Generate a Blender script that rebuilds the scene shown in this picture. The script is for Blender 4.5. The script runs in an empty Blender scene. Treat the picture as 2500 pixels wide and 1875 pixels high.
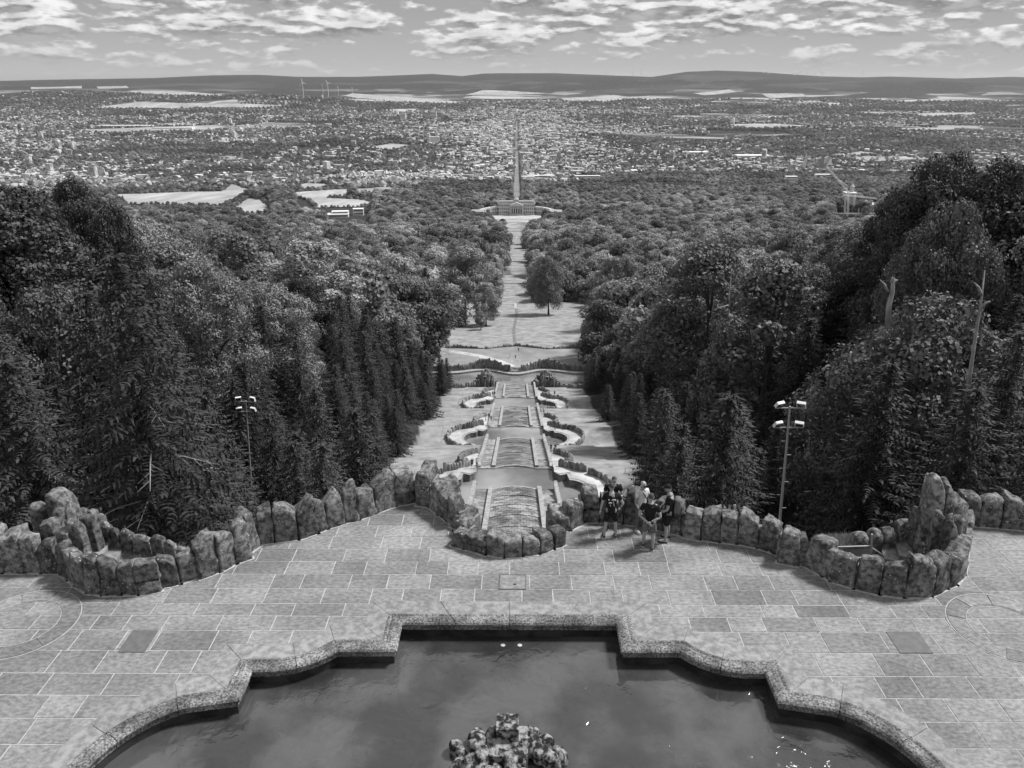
import bpy, bmesh, math, random
import numpy as np
from mathutils import Vector, Matrix, noise
from mathutils.geometry import delaunay_2d_cdt

SC = bpy.context.scene
COL = SC.collection
R = math.radians
rnd = random.Random(7)

# ---------------------------------------------------------------- camera
CAM = Vector((0.166, 0.0, 12.7))
PITCH, YAW, F = R(21.39), R(0.34), 1920.0
cam_d = bpy.data.cameras.new('camera'); cam = bpy.data.objects.new('camera', cam_d); COL.objects.link(cam)
cam.location = CAM
cam.rotation_euler = (math.pi / 2 - PITCH, 0, YAW)
cam_d.sensor_width = 36.0; cam_d.lens = F / 2500 * 36
cam_d.clip_start = 0.3; cam_d.clip_end = 90000
SC.camera = cam

# ---------------------------------------------------------------- sky, sun, exposure
SUN_EL, SUN_AZ = R(55), R(22)          # azimuth measured from +X towards +Y
SKY_STRENGTH = 0.105
w = bpy.data.worlds.new('World'); SC.world = w; w.use_nodes = True
nt = w.node_tree; nt.nodes.clear()
def N(t, ty, **k):
    n = t.nodes.new(ty)
    for a, b in k.items():
        setattr(n, a, b)
    return n
def math_node(t, op, a, b=None, c=None, clamp=False):
    n = t.nodes.new('ShaderNodeMath'); n.operation = op; n.use_clamp = clamp
    for i, v in enumerate((a, b, c)):
        if v is None: continue
        if isinstance(v, (int, float)): n.inputs[i].default_value = v
        else: t.links.new(v, n.inputs[i])
    return n.outputs[0]
def maprange(t, v, a, b, c, d, smooth=False):
    n = t.nodes.new('ShaderNodeMapRange')
    if smooth: n.interpolation_type = 'SMOOTHSTEP'
    t.links.new(v, n.inputs[0])
    for i, x in enumerate((a, b, c, d)): n.inputs[i + 1].default_value = x
    return n.outputs[0]
sky = N(nt, 'ShaderNodeTexSky', sky_type='NISHITA', sun_disc=False)
sky.sun_elevation = SUN_EL; sky.sun_rotation = math.pi / 2 - SUN_AZ
sky.altitude = 500; sky.dust_density = 1.5
bw = N(nt, 'ShaderNodeRGBToBW'); nt.links.new(sky.outputs[0], bw.inputs[0])
tc = N(nt, 'ShaderNodeTexCoord')
def cloud_noise(dz, scale, stretch, detail, seed):
    add = N(nt, 'ShaderNodeVectorMath', operation='ADD'); add.inputs[1].default_value = (seed, seed * .7, dz)
    nt.links.new(tc.outputs['Generated'], add.inputs[0])
    mul = N(nt, 'ShaderNodeVectorMath', operation='MULTIPLY'); mul.inputs[1].default_value = (1, 1, stretch)
    nt.links.new(add.outputs[0], mul.inputs[0])
    nz = N(nt, 'ShaderNodeTexNoise'); nz.inputs['Scale'].default_value = scale
    nz.inputs['Detail'].default_value = detail; nz.inputs['Roughness'].default_value = .52
    nt.links.new(mul.outputs[0], nz.inputs['Vector'])
    return nz.outputs[0]
c0 = cloud_noise(0, 10, 3.6, 9, 3.1)
c1 = cloud_noise(.004, 10, 3.6, 7, 3.1)
c2 = cloud_noise(0, 38, 2.6, 7, 5.3)
sep = N(nt, 'ShaderNodeSeparateXYZ'); nt.links.new(tc.outputs['Generated'], sep.inputs[0])
dens = math_node(nt, 'ADD', c0, math_node(nt, 'MULTIPLY', math_node(nt, 'SUBTRACT', c2, .5), .75))
cover = maprange(nt, sep.outputs[2], .0, .06, .565, .345)      # cloud banks thin out towards the horizon
mask = maprange(nt, math_node(nt, 'SUBTRACT', dens, cover), 0, .16, 0, 1, True)
top = maprange(nt, math_node(nt, 'SUBTRACT', c0, c1), -.03, .04, 0, 1, True)
bright = math_node(nt, 'MULTIPLY_ADD', top, 2.6, 1.3)
bright = math_node(nt, 'MULTIPLY_ADD', maprange(nt, c2, .4, .65, 0, 1), 1.4, bright)
haze_up = maprange(nt, sep.outputs[2], .0, .05, .2, 1.0)
mask = math_node(nt, 'MULTIPLY', mask, haze_up)
base = math_node(nt, 'MINIMUM', math_node(nt, 'MULTIPLY', bw.outputs[0], 1.0), 2.9)
base = math_node(nt, 'MULTIPLY_ADD', maprange(nt, sep.outputs[2], 0, .07, 0, 1), -.7, base)
mx = N(nt, 'ShaderNodeMix'); mx.data_type = 'FLOAT'
nt.links.new(mask, mx.inputs[0]); nt.links.new(base, mx.inputs[2]); nt.links.new(bright, mx.inputs[3])
bg = N(nt, 'ShaderNodeBackground'); bg.inputs[1].default_value = SKY_STRENGTH
nt.links.new(mx.outputs[0], bg.inputs[0])
wo = N(nt, 'ShaderNodeOutputWorld'); nt.links.new(bg.outputs[0], wo.inputs[0])
w.cycles.sampling_method = 'MANUAL'; w.cycles.sample_map_resolution = 512

sd = bpy.data.lights.new('sun', 'SUN'); sun = bpy.data.objects.new('sun', sd); COL.objects.link(sun)
sd.energy = 3.0; sd.angle = R(10); sd.color = (1, 1, 1)
sun.location = (60, 10, 80)
sdir = Vector((math.cos(SUN_EL) * math.cos(SUN_AZ), math.cos(SUN_EL) * math.sin(SUN_AZ), math.sin(SUN_EL)))
sun.rotation_euler = sdir.to_track_quat('Z', 'Y').to_euler()
vs = SC.view_settings; vs.view_transform = 'Standard'; vs.look = 'None'; vs.gamma = 1; vs.exposure = 0.76
vs.use_curve_mapping = False
SC.cycles.max_bounces = 5; SC.cycles.diffuse_bounces = 2; SC.cycles.glossy_bounces = 3
SC.cycles.transmission_bounces = 3; SC.cycles.volume_bounces = 0; SC.cycles.transparent_max_bounces = 8

# ---------------------------------------------------------------- surveying: sight line -> point in the place
_cp, _sp, _cy, _sy = math.cos(PITCH), math.sin(PITCH), math.cos(YAW), math.sin(YAW)
def ray(px, py):
    u, v = (px - 1250) / F, (py - 937.5) / F
    fy, fz = _cp - v * _sp, -_sp - v * _cp
    return Vector((u * _cy - fy * _sy, u * _sy + fy * _cy, fz))
def gp(px, py, z=0.0):
    d = ray(px, py); t = (z - CAM.z) / d.z
    return CAM + d * t
def height_at(px, py, p):
    """height above z=0 of the sight line (px,py) where it passes over ground point p"""
    d = ray(px, py); t = (p.y - CAM.y) / d.y
    return CAM.z + d.z * t
def at_y(px, py, Y):
    d = ray(px, py); return CAM + d * ((Y - CAM.y) / d.y)

# ---------------------------------------------------------------- object helpers
def tag(o, label=None, cat=None, group=None, kind=None):
    if label: o['label'] = label
    if cat: o['category'] = cat
    if group: o['group'] = group
    if kind: o['kind'] = kind
    return o
def empty(name, loc=(0, 0, 0), rz=0):
    o = bpy.data.objects.new(name, None); COL.objects.link(o)
    o.location = loc; o.rotation_euler = (0, 0, rz); o.empty_display_size = .2
    return o
def ob(name, me, mat=None, parent=None, loc=(0, 0, 0), rot=(0, 0, 0), scale=None):
    o = bpy.data.objects.new(name, me); COL.objects.link(o)
    if mat is not None and not me.materials: me.materials.append(mat)
    o.location = loc; o.rotation_euler = rot
    if scale is not None: o.scale = scale
    if parent is not None: o.parent = parent
    return o
def mesh(name, v, f, smooth=False, mat=None):
    me = bpy.data.meshes.new(name); me.from_pydata([tuple(p) for p in v], [], f); me.update()
    if smooth: me.polygons.foreach_set('use_smooth', [True] * len(me.polygons))
    if mat: me.materials.append(mat)
    return me
def np_mesh(name, v, faces, smooth=False, mat=None):
    """v (n,3), faces (m,k) arrays"""
    me = bpy.data.meshes.new(name)
    v = np.asarray(v, dtype=np.float32); faces = np.asarray(faces, dtype=np.int32)
    m, k = faces.shape
    me.vertices.add(len(v)); me.vertices.foreach_set('co', v.ravel())
    me.loops.add(m * k); me.loops.foreach_set('vertex_index', faces.ravel())
    me.polygons.add(m); me.polygons.foreach_set('loop_start', np.arange(0, m * k, k, dtype=np.int32))
    me.polygons.foreach_set('loop_total', np.full(m, k, dtype=np.int32))
    if smooth: me.polygons.foreach_set('use_smooth', np.ones(m, dtype=bool))
    me.update(calc_edges=True); me.validate()
    if mat: me.materials.append(mat)
    return me
class MB:
    """collects simple solids into one mesh"""
    def __init__(s): s.v = []; s.f = []
    def add(s, v, f):
        k = len(s.v); s.v += [tuple(p) for p in v]; s.f += [tuple(i + k for i in q) for q in f]
    def box(s, c, size, rz=0.0, tilt=None):
        x, y, z = (a / 2 for a in size); ca, sa = math.cos(rz), math.sin(rz)
        pts = []
        for dz in (-z, z):
            for dx, dy in ((-x, -y), (x, -y), (x, y), (-x, y)):
                pts.append((c[0] + dx * ca - dy * sa, c[1] + dx * sa + dy * ca, c[2] + dz))
        s.add(pts, [(0, 3, 2, 1), (4, 5, 6, 7), (0, 1, 5, 4), (1, 2, 6, 5), (2, 3, 7, 6), (3, 0, 4, 7)])
    def hexa(s, b, t):
        """b, t: four points each, counterclockwise from above"""
        s.add(list(b) + list(t), [(0, 3, 2, 1), (4, 5, 6, 7), (0, 1, 5, 4), (1, 2, 6, 5), (2, 3, 7, 6), (3, 0, 4, 7)])
    def tube(s, pts, r, n=8, caps=True):
        pts = [Vector(p) for p in pts]; rr = r if isinstance(r, (list, tuple)) else [r] * len(pts)
        rings = []; k0 = len(s.v)
        for i, p in enumerate(pts):
            d = (pts[min(i + 1, len(pts) - 1)] - pts[max(i - 1, 0)]).normalized()
            a = d.cross(Vector((0, 0, 1)))
            if a.length < 1e-3: a = Vector((1, 0, 0))
            a.normalize(); b = d.cross(a)
            for k in range(n):
                t = 2 * math.pi * k / n
                s.v.append(tuple(p + (a * math.cos(t) + b * math.sin(t)) * rr[i]))
        for i in range(len(pts) - 1):
            for k in range(n):
                q = k0 + i * n; s.f.append((q + k, q + n + k, q + n + (k + 1) % n, q + (k + 1) % n))
        if caps:
            s.f.append(tuple(k0 + k for k in range(n))); q = k0 + (len(pts) - 1) * n
            s.f.append(tuple(q + n - 1 - k for k in range(n)))
    def build(s, name, mat, parent=None, loc=(0, 0, 0), rz=0, smooth=False):
        return ob(name, mesh(name, s.v, s.f, smooth), mat, parent, loc, (0, 0, rz))

# ---------------------------------------------------------------- materials (the picture is monochrome, so all base colours are greys)
def gmat(name, lo, hi, scale=3.0, rough=.85, bump=.0, bscale=None, detail=6, spots=None, per_object=0.0, spec=.3,
         scale2=None, amt2=0.0, contrast=(.35, .65), aniso=None, trans=0.0, world=True):
    m = bpy.data.materials.new(name); m.use_nodes = True; t = m.node_tree
    b = t.nodes['Principled BSDF']; out = t.nodes['Material Output']
    if world:
        g = N(t, 'ShaderNodeNewGeometry'); pos = g.outputs['Position']
    else:
        g = N(t, 'ShaderNodeTexCoord'); pos = g.outputs['Object']
    if aniso:
        mp = N(t, 'ShaderNodeVectorMath', operation='MULTIPLY'); mp.inputs[1].default_value = aniso
        t.links.new(pos, mp.inputs[0]); pos2 = mp.outputs[0]
    else: pos2 = pos
    n1 = N(t, 'ShaderNodeTexNoise'); n1.inputs['Scale'].default_value = scale; n1.inputs['Detail'].default_value = detail
    n1.inputs['Roughness'].default_value = .62
    t.links.new(pos2, n1.inputs['Vector'])
    v = maprange(t, n1.outputs[0], contrast[0], contrast[1], lo, hi, True)
    if scale2:
        n2 = N(t, 'ShaderNodeTexNoise'); n2.inputs['Scale'].default_value = scale2; n2.inputs['Detail'].default_value = 4
        t.links.new(pos, n2.inputs['Vector'])
        v = math_node(t, 'MULTIPLY', v, maprange(t, n2.outputs[0], .32, .68, 1 - amt2, 1 + amt2, True))
    if per_object:
        oi = N(t, 'ShaderNodeObjectInfo')
        v = math_node(t, 'MULTIPLY', v, maprange(t, oi.outputs['Random'], 0, 1, 1 - per_object, 1 + per_object))
    if spots:
        sc, thr, val = spots
        vo = N(t, 'ShaderNodeTexVoronoi'); vo.inputs['Scale'].default_value = sc
        t.links.new(pos, vo.inputs['Vector'])
        nn = N(t, 'ShaderNodeTexNoise'); nn.inputs['Scale'].default_value = sc * .22; t.links.new(pos, nn.inputs['Vector'])
        k = math_node(t, 'MULTIPLY', math_node(t, 'LESS_THAN', vo.outputs['Distance'], thr), maprange(t, nn.outputs[0], .5, .58, 0, 1))
        mxx = N(t, 'ShaderNodeMix'); mxx.data_type = 'FLOAT'
        t.links.new(k, mxx.inputs[0]); t.links.new(v, mxx.inputs[2]); mxx.inputs[3].default_value = val
        v = mxx.outputs[0]
    t.links.new(v, b.inputs['Base Color'])
    b.inputs['Roughness'].default_value = rough
    b.inputs['Specular IOR Level'].default_value = spec
    if bump:
        n3 = N(t, 'ShaderNodeTexNoise'); n3.inputs['Scale'].default_value = bscale or scale * 3; n3.inputs['Detail'].default_value = 8
        n3.inputs['Roughness'].default_value = .7
        t.links.new(pos, n3.inputs['Vector'])
        bp = N(t, 'ShaderNodeBump'); bp.inputs['Strength'].default_value = 1; bp.inputs['Distance'].default_value = bump
        t.links.new(n3.outputs[0], bp.inputs['Height']); t.links.new(bp.outputs[0], b.inputs['Normal'])
    if trans:
        tr = N(t, 'ShaderNodeBsdfTranslucent'); t.links.new(v, tr.inputs[0])
        ms = N(t, 'ShaderNodeMixShader'); ms.inputs[0].default_value = trans
        t.links.new(b.outputs[0], ms.inputs[1]); t.links.new(tr.outputs[0], ms.inputs[2]); t.links.new(ms.outputs[0], out.inputs[0])
    return m
M = {}
M['slab'] = gmat('paving_stone', .11, .3, 7.5, .85, .008, 26, detail=12, per_object=.2, scale2=.5, amt2=.2, aniso=(1, 1.5, 1), contrast=(.18, .8), spec=.2)
M['old_mortar'] = gmat('old_mortar', .14, .26, 8, .9, .004, 30)
M['mortar'] = gmat('mortar', .34, .5, 8, .9, .004, 30)
M['rock'] = gmat('weathered_boulder', .06, .24, 7.0, .95, .045, 18, detail=10, spots=(9, .16, .5), per_object=.2, scale2=.9, amt2=.35, spec=.15)
M['coping'] = gmat('lichen_coping', .07, .27, 22, .95, .012, 60, detail=10, per_object=.12, contrast=(.38, .62), scale2=1.6, amt2=.4, spec=.1)
M['border'] = gmat('border_stone', .17, .3, 5, .85, .004, 30, per_object=.08)
M['dark_stone'] = gmat('shaded_stone', .012, .04, 2, .8, .02, 8)  # near-black tone stands for the shade under the pool coping
M['cover'] = gmat('metal_cover', .11, .14, 6, .55)
M['tufa'] = gmat('tufa_rock', .03, .4, 7, .95, .05, 22, detail=12, contrast=(.42, .62), spec=.1)
M['path'] = gmat('sand_path', .34, .5, .4, .95, .01, 6, scale2=.05, amt2=.15)
M['chute'] = gmat('wet_chute_stone', .12, .26, .5, .55, .01, 3, per_object=.3, spots=(.4, .45, .36), scale2=.22, amt2=.35, spec=.5)
M['stair'] = gmat('stair_stone', .15, .3, 1.2, .9, .01, 5, per_object=.16, scale2=.2, amt2=.3)
M['wallstone'] = gmat('basin_wall_stone', .1, .26, 1.6, .9, .03, 4, aniso=(1, 1, .4))
M['ashlar'] = gmat('pale_ashlar', .24, .4, 1.4, .9, .02, 5)
M['palisade'] = gmat('upright_stone', .1, .3, 1.1, .95, .08, 2.5, per_object=.3, aniso=(1.5, 1.5, .5))
M['meadow'] = gmat('grass_meadow', .18, .36, .18, .98, .1, 1.2, detail=10, scale2=.02, amt2=.2)
M['grassblade'] = gmat('dry_grass', .2, .4, 9, .9)
M['field'] = gmat('harvested_field', .26, .4, .03, .95, scale2=.004, amt2=.18, aniso=(1, .12, 1), contrast=(.3, .7))
M['steel'] = gmat('galvanised_steel', .3, .38, 5, .4, spec=.5)
M['white'] = gmat('white_paint', .72, .8, 2, .6)
M['trunk'] = gmat('bark', .05, .12, 4, .95, .04, 9, aniso=(1, 1, .25), world=False)
M['palebark'] = gmat('pale_beech_bark', .2, .34, 3, .9, .02, 9, aniso=(1, 1, .4), world=False)
M['deadwood'] = gmat('dead_branch', .22, .32, 4, .95, world=False)
M['spruce'] = gmat('spruce_needles', .022, .085, 1.1, .75, per_object=.25, trans=.12, detail=3, world=False)
M['leaf'] = gmat('broad_leaves', .1, .24, .5, .6, per_object=.45, trans=.14, detail=3, world=False, spec=.35)
M['leaf_sunlit'] = gmat('sunlit_leaves', .2, .34, .5, .6, per_object=.2, trans=.14, detail=3, world=False, spec=.35)  # crowns paled in their colour to look sunlit
M['leaf_shaded'] = gmat('shaded_leaves', .03, .09, .5, .6, per_object=.3, trans=.1, detail=3, world=False, spec=.35)  # near wood darkened in its colour, as if under cloud shade
M['farleaf'] = gmat('park_leaves', .17, .34, .02, .7, per_object=.45, trans=.25, detail=3, scale2=.004, amt2=.35)  # lighter than the near leaves: sunlight on the distance put into the tone
M['plaster'] = gmat('pale_plaster', .5, .7, .03, .9, per_object=.15)
M['roof'] = gmat('roof_tiles', .1, .34, .05, .9, per_object=.45)
M['townwall'] = gmat('town_walls', .3, .7, .028, .9, contrast=(.4, .6), detail=2)
M['townroof'] = gmat('town_roofs', .12, .5, .031, .9, contrast=(.4, .6), detail=2)
M['glass'] = gmat('dark_window', .02, .04, 1, .2)
M['asphalt'] = gmat('road_surface', .16, .22, .02, .9)
M['lawn'] = gmat('mown_lawn', .3, .38, .02, .95, scale2=.1, amt2=.1)
M['skin'] = gmat('skin', .27, .32, 9, .6, world=False)
M['black_cloth'] = gmat('black_cotton', .008, .016, 12, .9, world=False)
M['grey_cloth'] = gmat('grey_cotton', .1, .15, 12, .9, world=False)
M['dark_cloth'] = gmat('dark_denim', .03, .05, 12, .9, world=False)
M['white_cloth'] = gmat('white_cotton', .55, .7, 12, .9, world=False)
M['hair_dark'] = gmat('dark_hair', .03, .09, 20, .7, world=False)
M['hair_fair'] = gmat('fair_hair', .3, .5, 20, .6, world=False)
M['shoe'] = gmat('shoe', .02, .04, 12, .7, world=False)
M['sole'] = gmat('pale_sole', .5, .6, 12, .7, world=False)

M['pathgrass'] = gmat('sandy_ground', .32, .48, .35, .95, .02, 4, scale2=.06, amt2=.2)
M['lawngrey'] = gmat('trodden_terrace', .2, .27, .15, .95, .02, 3, scale2=.05, amt2=.12)
M['trodden'] = gmat('trodden_grass', .14, .2, .3, .95, .02, 3)
M['palace'] = gmat('sandstone', .42, .52, .12, .9, scale2=.5, amt2=.1)
M['palace_roof'] = gmat('sheet_roof', .26, .36, .1, .7)
M['leaf_flower'] = gmat('small_flowers', .1, .6, 30, .8, contrast=(.45, .55), world=False)

def water_mat(name, col, rough, bump, scale, distance=.02, ior=1.4):
    m = bpy.data.materials.new(name); m.use_nodes = True; t = m.node_tree; b = t.nodes['Principled BSDF']
    b.inputs['Roughness'].default_value = rough
    b.inputs['IOR'].default_value = ior; b.inputs['Specular IOR Level'].default_value = .9
    g = N(t, 'ShaderNodeNewGeometry')
    n1 = N(t, 'ShaderNodeTexNoise'); n1.inputs['Scale'].default_value = scale; n1.inputs['Detail'].default_value = 5
    n1.inputs['Distortion'].default_value = .5
    t.links.new(g.outputs['Position'], n1.inputs['Vector'])
    n2 = N(t, 'ShaderNodeTexNoise'); n2.inputs['Scale'].default_value = scale * .14; n2.inputs['Detail'].default_value = 2
    t.links.new(g.outputs['Position'], n2.inputs['Vector'])
    k = maprange(t, n2.outputs[0], .42, .62, .08, 1.0, True)
    n4 = N(t, 'ShaderNodeTexNoise'); n4.inputs['Scale'].default_value = scale * .12; n4.inputs['Detail'].default_value = 5
    t.links.new(g.outputs['Position'], n4.inputs['Vector']); t.links.new(maprange(t, n4.outputs[0], .38, .62, col * .55, col * 1.5, True), b.inputs['Base Color'])  # base tone raised in place of reflected sky, varied in random patches
    bp = N(t, 'ShaderNodeBump'); bp.inputs['Distance'].default_value = distance; bp.inputs['Strength'].default_value = bump
    t.links.new(math_node(t, 'MULTIPLY', n1.outputs[0], k), bp.inputs['Height']); t.links.new(bp.outputs[0], b.inputs['Normal'])
    return m
M['pool'] = water_mat('pool_water', .05, .07, 1.0, 4.5, .045, 1.7)
M['basinwater'] = water_mat('basin_water', .2, .04, .6, .5, .02)

# ---------------------------------------------------------------- terrain
def interp(x, pts):
    a = np.array(pts); return np.interp(x, a[:, 0], a[:, 1])
def sstep(x, a, b):
    t = np.clip((x - a) / (b - a), 0, 1); return t * t * (3 - 2 * t)
def wav(x, y, s, seed):
    x = x / s; y = y / s
    return (np.sin(x * 1.7 + y * .9 + seed) + np.sin(x * -.8 + y * 1.9 + seed * 2.3) + .6 * np.sin(x * 3.1 - y * 2.3 + seed * 1.7)
            + .5 * np.sin(x * 4.3 + y * 4.9 + seed * 3.1) + .35 * np.sin(x * 8.1 - y * 6.7 + seed)) / 3.45
PROFILE = [(-1e5, -4), (20, -4), (26, -8), (35, -14), (50, -26), (60, -34), (103, -47.5), (106, -49.6), (121, -49.7), (124, -51.5),
           (154, -62), (157, -64.1), (170, -64.2), (173, -66), (206, -75.6), (208, -77.4), (220.5, -77.5), (223, -79), (247, -85.4),
           (252, -87.6), (292, -87.6), (300, -89.5), (445, -112.3), (1500, -240), (1560, -242.5), (1650, -244), (2100, -277), (3000, -322), (4000, -342),
           (7000, -362), (9500, -358), (12000, -300), (15500, -200), (19000, -40), (22000, -10), (30000, -60), (60000, -200)]
RIDGE = [(-.62, 197), (-.58, 195), (-.49, 192), (-.43, 190), (-.36, 183), (-.31, 182), (-.26, 187), (-.185, 187), (-.1, 180), (-.065, 185), (-.04, 179),
         (.045, 178), (.09, 182), (.16, 187), (.2, 175), (.235, 172), (.29, 176), (.36, 186), (.41, 188), (.44, 186), (.52, 191), (.58, 187), (.64, 190)]
def tz(x, y):
    x = np.asarray(x, float); y = np.asarray(y, float)
    z = interp(y, PROFILE)
    ax = np.abs(x)
    # side slopes of the ravine near the top
    z = z + 26 * sstep(ax, 22, 62) * sstep(y, 22, 60) * (1 - sstep(y, 130, 420)) + 16 * sstep(ax, 60, 150) * sstep(y, 20, 60) * (1 - sstep(y, 260, 900))
    z = z + 26 * np.exp(-((x - 480) / 170) ** 2 - ((y - 1130) / 190) ** 2)
    z = z + wav(x, y, 60, 1.3) * 2.5 * sstep(ax, 30, 90) * sstep(y, 40, 200)
    z = z + wav(x, y, 900, 4.1) * 14 * sstep(y, 1500, 3500) * (1 - sstep(y, 9000, 12000)) * sstep(ax, 100, 500)
    # cut for the cascade and the long clearing
    cut = (1 - sstep(ax, 14.2, 16.5)) * sstep(y, 30, 60) * (1 - sstep(y, 251, 256))
    z = z - 5 * cut
    basin = sstep(y, 250, 253.5) * (1 - sstep(y, 278, 283)) * (1 - sstep(ax, 34, 40))
    z = z - 6 * basin
    # far hills
    u = x / np.maximum(y, 1)
    yr = interp(u, RIDGE)
    hr = 12.7 + (188 - yr) / 2214 * 20000 - 30
    prof = sstep(y, 12500, 19500)
    hill = hr + wav(x, y, 700, 2.2) * 6
    z = np.where(y > 11500, z * (1 - prof) + prof * hill, z)
    z = z + np.maximum(0, wav(x, y, 2100, 7.7)) * 75 * sstep(y, 9800, 11500) * (1 - sstep(y, 14500, 17500)) * (sstep(ax, 700, 2500) * .8 + .2)
    z = z + 95 * np.exp(-((x + 3300) / 1500) ** 2 - ((y - 10800) / 900) ** 2) + 120 * np.exp(-((x + 6200) / 1800) ** 2 - ((y - 11600) / 900) ** 2)
    z = z + 110 * np.exp(-((x - 2600) / 2400) ** 2 - ((y - 15300) / 1300) ** 2) + 100 * np.exp(-((x - 6600) / 2600) ** 2 - ((y - 14300) / 1300) ** 2)
    z = np.where(y > 20500, z - (y - 20500) * .03, z)
    return z
def tz1(x, y): return float(tz(x, y))
def ground_hit(px, py, start=25.0, far=24000.0):
    d = ray(px, py); t = start
    while t < far:
        p = CAM + d * t
        if p.z < tz1(p.x, p.y):
            lo, hi = t * .99, t
            for _ in range(12):
                mid = (lo + hi) / 2; q = CAM + d * mid
                if q.z < tz1(q.x, q.y): hi = mid
                else: lo = mid
            return CAM + d * hi
        t *= 1.01
    return CAM + d * far

th = np.concatenate([np.radians(np.linspace(-180, -62, 30)[:-1]), np.radians(np.linspace(-62, -45, 35)[:-1]), np.radians(np.linspace(-45, 45, 400)),
                     np.radians(np.linspace(45, 62, 35)[1:]), np.radians(np.linspace(62, 180, 30)[1:])])
rr_ = np.concatenate([np.geomspace(6, 300, 180), np.geomspace(302, 3000, 160), np.geomspace(3020, 45000, 190)])
TH, RR = np.meshgrid(th, rr_)
X, Y = RR * np.sin(TH), RR * np.cos(TH)
Z = tz(X, Y)
nth, nr = len(th), len(rr_)
ii = np.arange(nr - 1)[:, None] * nth + np.arange(nth - 1)[None, :]
faces = np.stack([ii, ii + 1, ii + nth + 1, ii + nth], -1).reshape(-1, 4)[:, ::-1]
def ground_material():
    m = bpy.data.materials.new('open_country'); m.use_nodes = True; t = m.node_tree; b = t.nodes['Principled BSDF']
    b.inputs['Roughness'].default_value = .97; b.inputs['Specular IOR Level'].default_value = .1
    g = N(t, 'ShaderNodeNewGeometry'); s = N(t, 'ShaderNodeSeparateXYZ'); t.links.new(g.outputs['Position'], s.inputs[0])
    # near grass
    n1 = N(t, 'ShaderNodeTexNoise'); n1.inputs['Scale'].default_value = .22; n1.inputs['Detail'].default_value = 10; n1.inputs['Roughness'].default_value = .7
    t.links.new(g.outputs['Position'], n1.inputs['Vector'])
    grass = maprange(t, n1.outputs[0], .35, .65, .17, .36)
    # patchwork of fields far out
    ml = N(t, 'ShaderNodeVectorMath', operation='MULTIPLY'); ml.inputs[1].default_value = (.0019, .003, 0)
    t.links.new(g.outputs['Position'], ml.inputs[0])
    vo = N(t, 'ShaderNodeTexVoronoi', distance='MINKOWSKI'); vo.inputs['Scale'].default_value = 1; vo.inputs['Exponent'].default_value = 1.3
    t.links.new(ml.outputs[0], vo.inputs['Vector'])
    rb = N(t, 'ShaderNodeRGBToBW'); t.links.new(vo.outputs['Color'], rb.inputs[0])
    patch = maprange(t, rb.outputs[0], .3, .75, .07, .42)
    n2 = N(t, 'ShaderNodeTexNoise'); n2.inputs['Scale'].default_value = .0007; n2.inputs['Detail'].default_value = 6
    ms = N(t, 'ShaderNodeVectorMath', operation='MULTIPLY'); ms.inputs[1].default_value = (.6, 1.3, 0)
    t.links.new(g.outputs['Position'], ms.inputs[0]); t.links.new(ms.outputs[0], n2.inputs['Vector'])
    wood = maprange(t, n2.outputs[0], .47, .52, 0, 1)                       # woodland over the fields
    hillw = maprange(t, s.outputs[1], 13200, 15800, 0, 1)                   # wooded far hills
    zz = maprange(t, s.outputs[2], -290, -180, 0, .9)
    wd = math_node(t, 'MAXIMUM', wood, math_node(t, 'MAXIMUM', hillw, math_node(t, 'MULTIPLY', zz, maprange(t, s.outputs[1], 8500, 9500, 0, 1))), clamp=True)
    n3 = N(t, 'ShaderNodeTexNoise'); n3.inputs['Scale'].default_value = .02; n3.inputs['Detail'].default_value = 6
    t.links.new(g.outputs['Position'], n3.inputs['Vector'])
    woodc = maprange(t, n3.outputs[0], .35, .65, .018, .055)
    def mix(f, a, c):
        q = N(t, 'ShaderNodeMix'); q.data_type = 'FLOAT'; t.links.new(f, q.inputs[0]); t.links.new(a, q.inputs[2]); t.links.new(c, q.inputs[3]); return q.outputs[0]
    far = mix(wd, patch, woodc)
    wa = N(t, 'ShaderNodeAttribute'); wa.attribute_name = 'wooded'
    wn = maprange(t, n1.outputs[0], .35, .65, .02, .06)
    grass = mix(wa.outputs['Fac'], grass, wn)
    farm = maprange(t, s.outputs[1], 1700, 2400, 0, 1)
    col = mix(farm, grass, far)
    t.links.new(col, b.inputs['Base Color'])
    return m
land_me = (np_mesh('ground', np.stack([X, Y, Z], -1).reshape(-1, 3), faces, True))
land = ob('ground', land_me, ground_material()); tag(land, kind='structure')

def in_poly(x, y, poly):
    c = False; j = len(poly) - 1
    for i in range(len(poly)):
        xi, yi = poly[i][0], poly[i][1]; xj, yj = poly[j][0], poly[j][1]
        if (yi > y) != (yj > y) and x < (xj - xi) * (y - yi) / (yj - yi) + xi: c = not c
        j = i
    return c
def ccw(poly):
    a = sum(poly[i][0] * poly[(i + 1) % len(poly)][1] - poly[(i + 1) % len(poly)][0] * poly[i][1] for i in range(len(poly)))
    return list(poly) if a > 0 else list(poly)[::-1]
def region(keep, cuts=(), extra=()):
    """2-D: the polygon keep minus the polygons cuts; returns points and triangles"""
    v = []; es = []
    for poly in [keep] + list(cuts):
        n0 = len(v); v += [Vector((p[0], p[1])) for p in poly]; es += [(n0 + i, n0 + (i + 1) % len(poly)) for i in range(len(poly))]
    v += [Vector(p) for p in extra]
    vo, _, fo = delaunay_2d_cdt(v, es, [], 0, 1e-5)[:3]
    tris = []
    for f in fo:
        cx_, cy_ = sum(vo[i].x for i in f) / 3, sum(vo[i].y for i in f) / 3
        if in_poly(cx_, cy_, keep) and not any(in_poly(cx_, cy_, c) for c in cuts): tris.append(tuple(f))
    return [(p.x, p.y) for p in vo], tris
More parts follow.
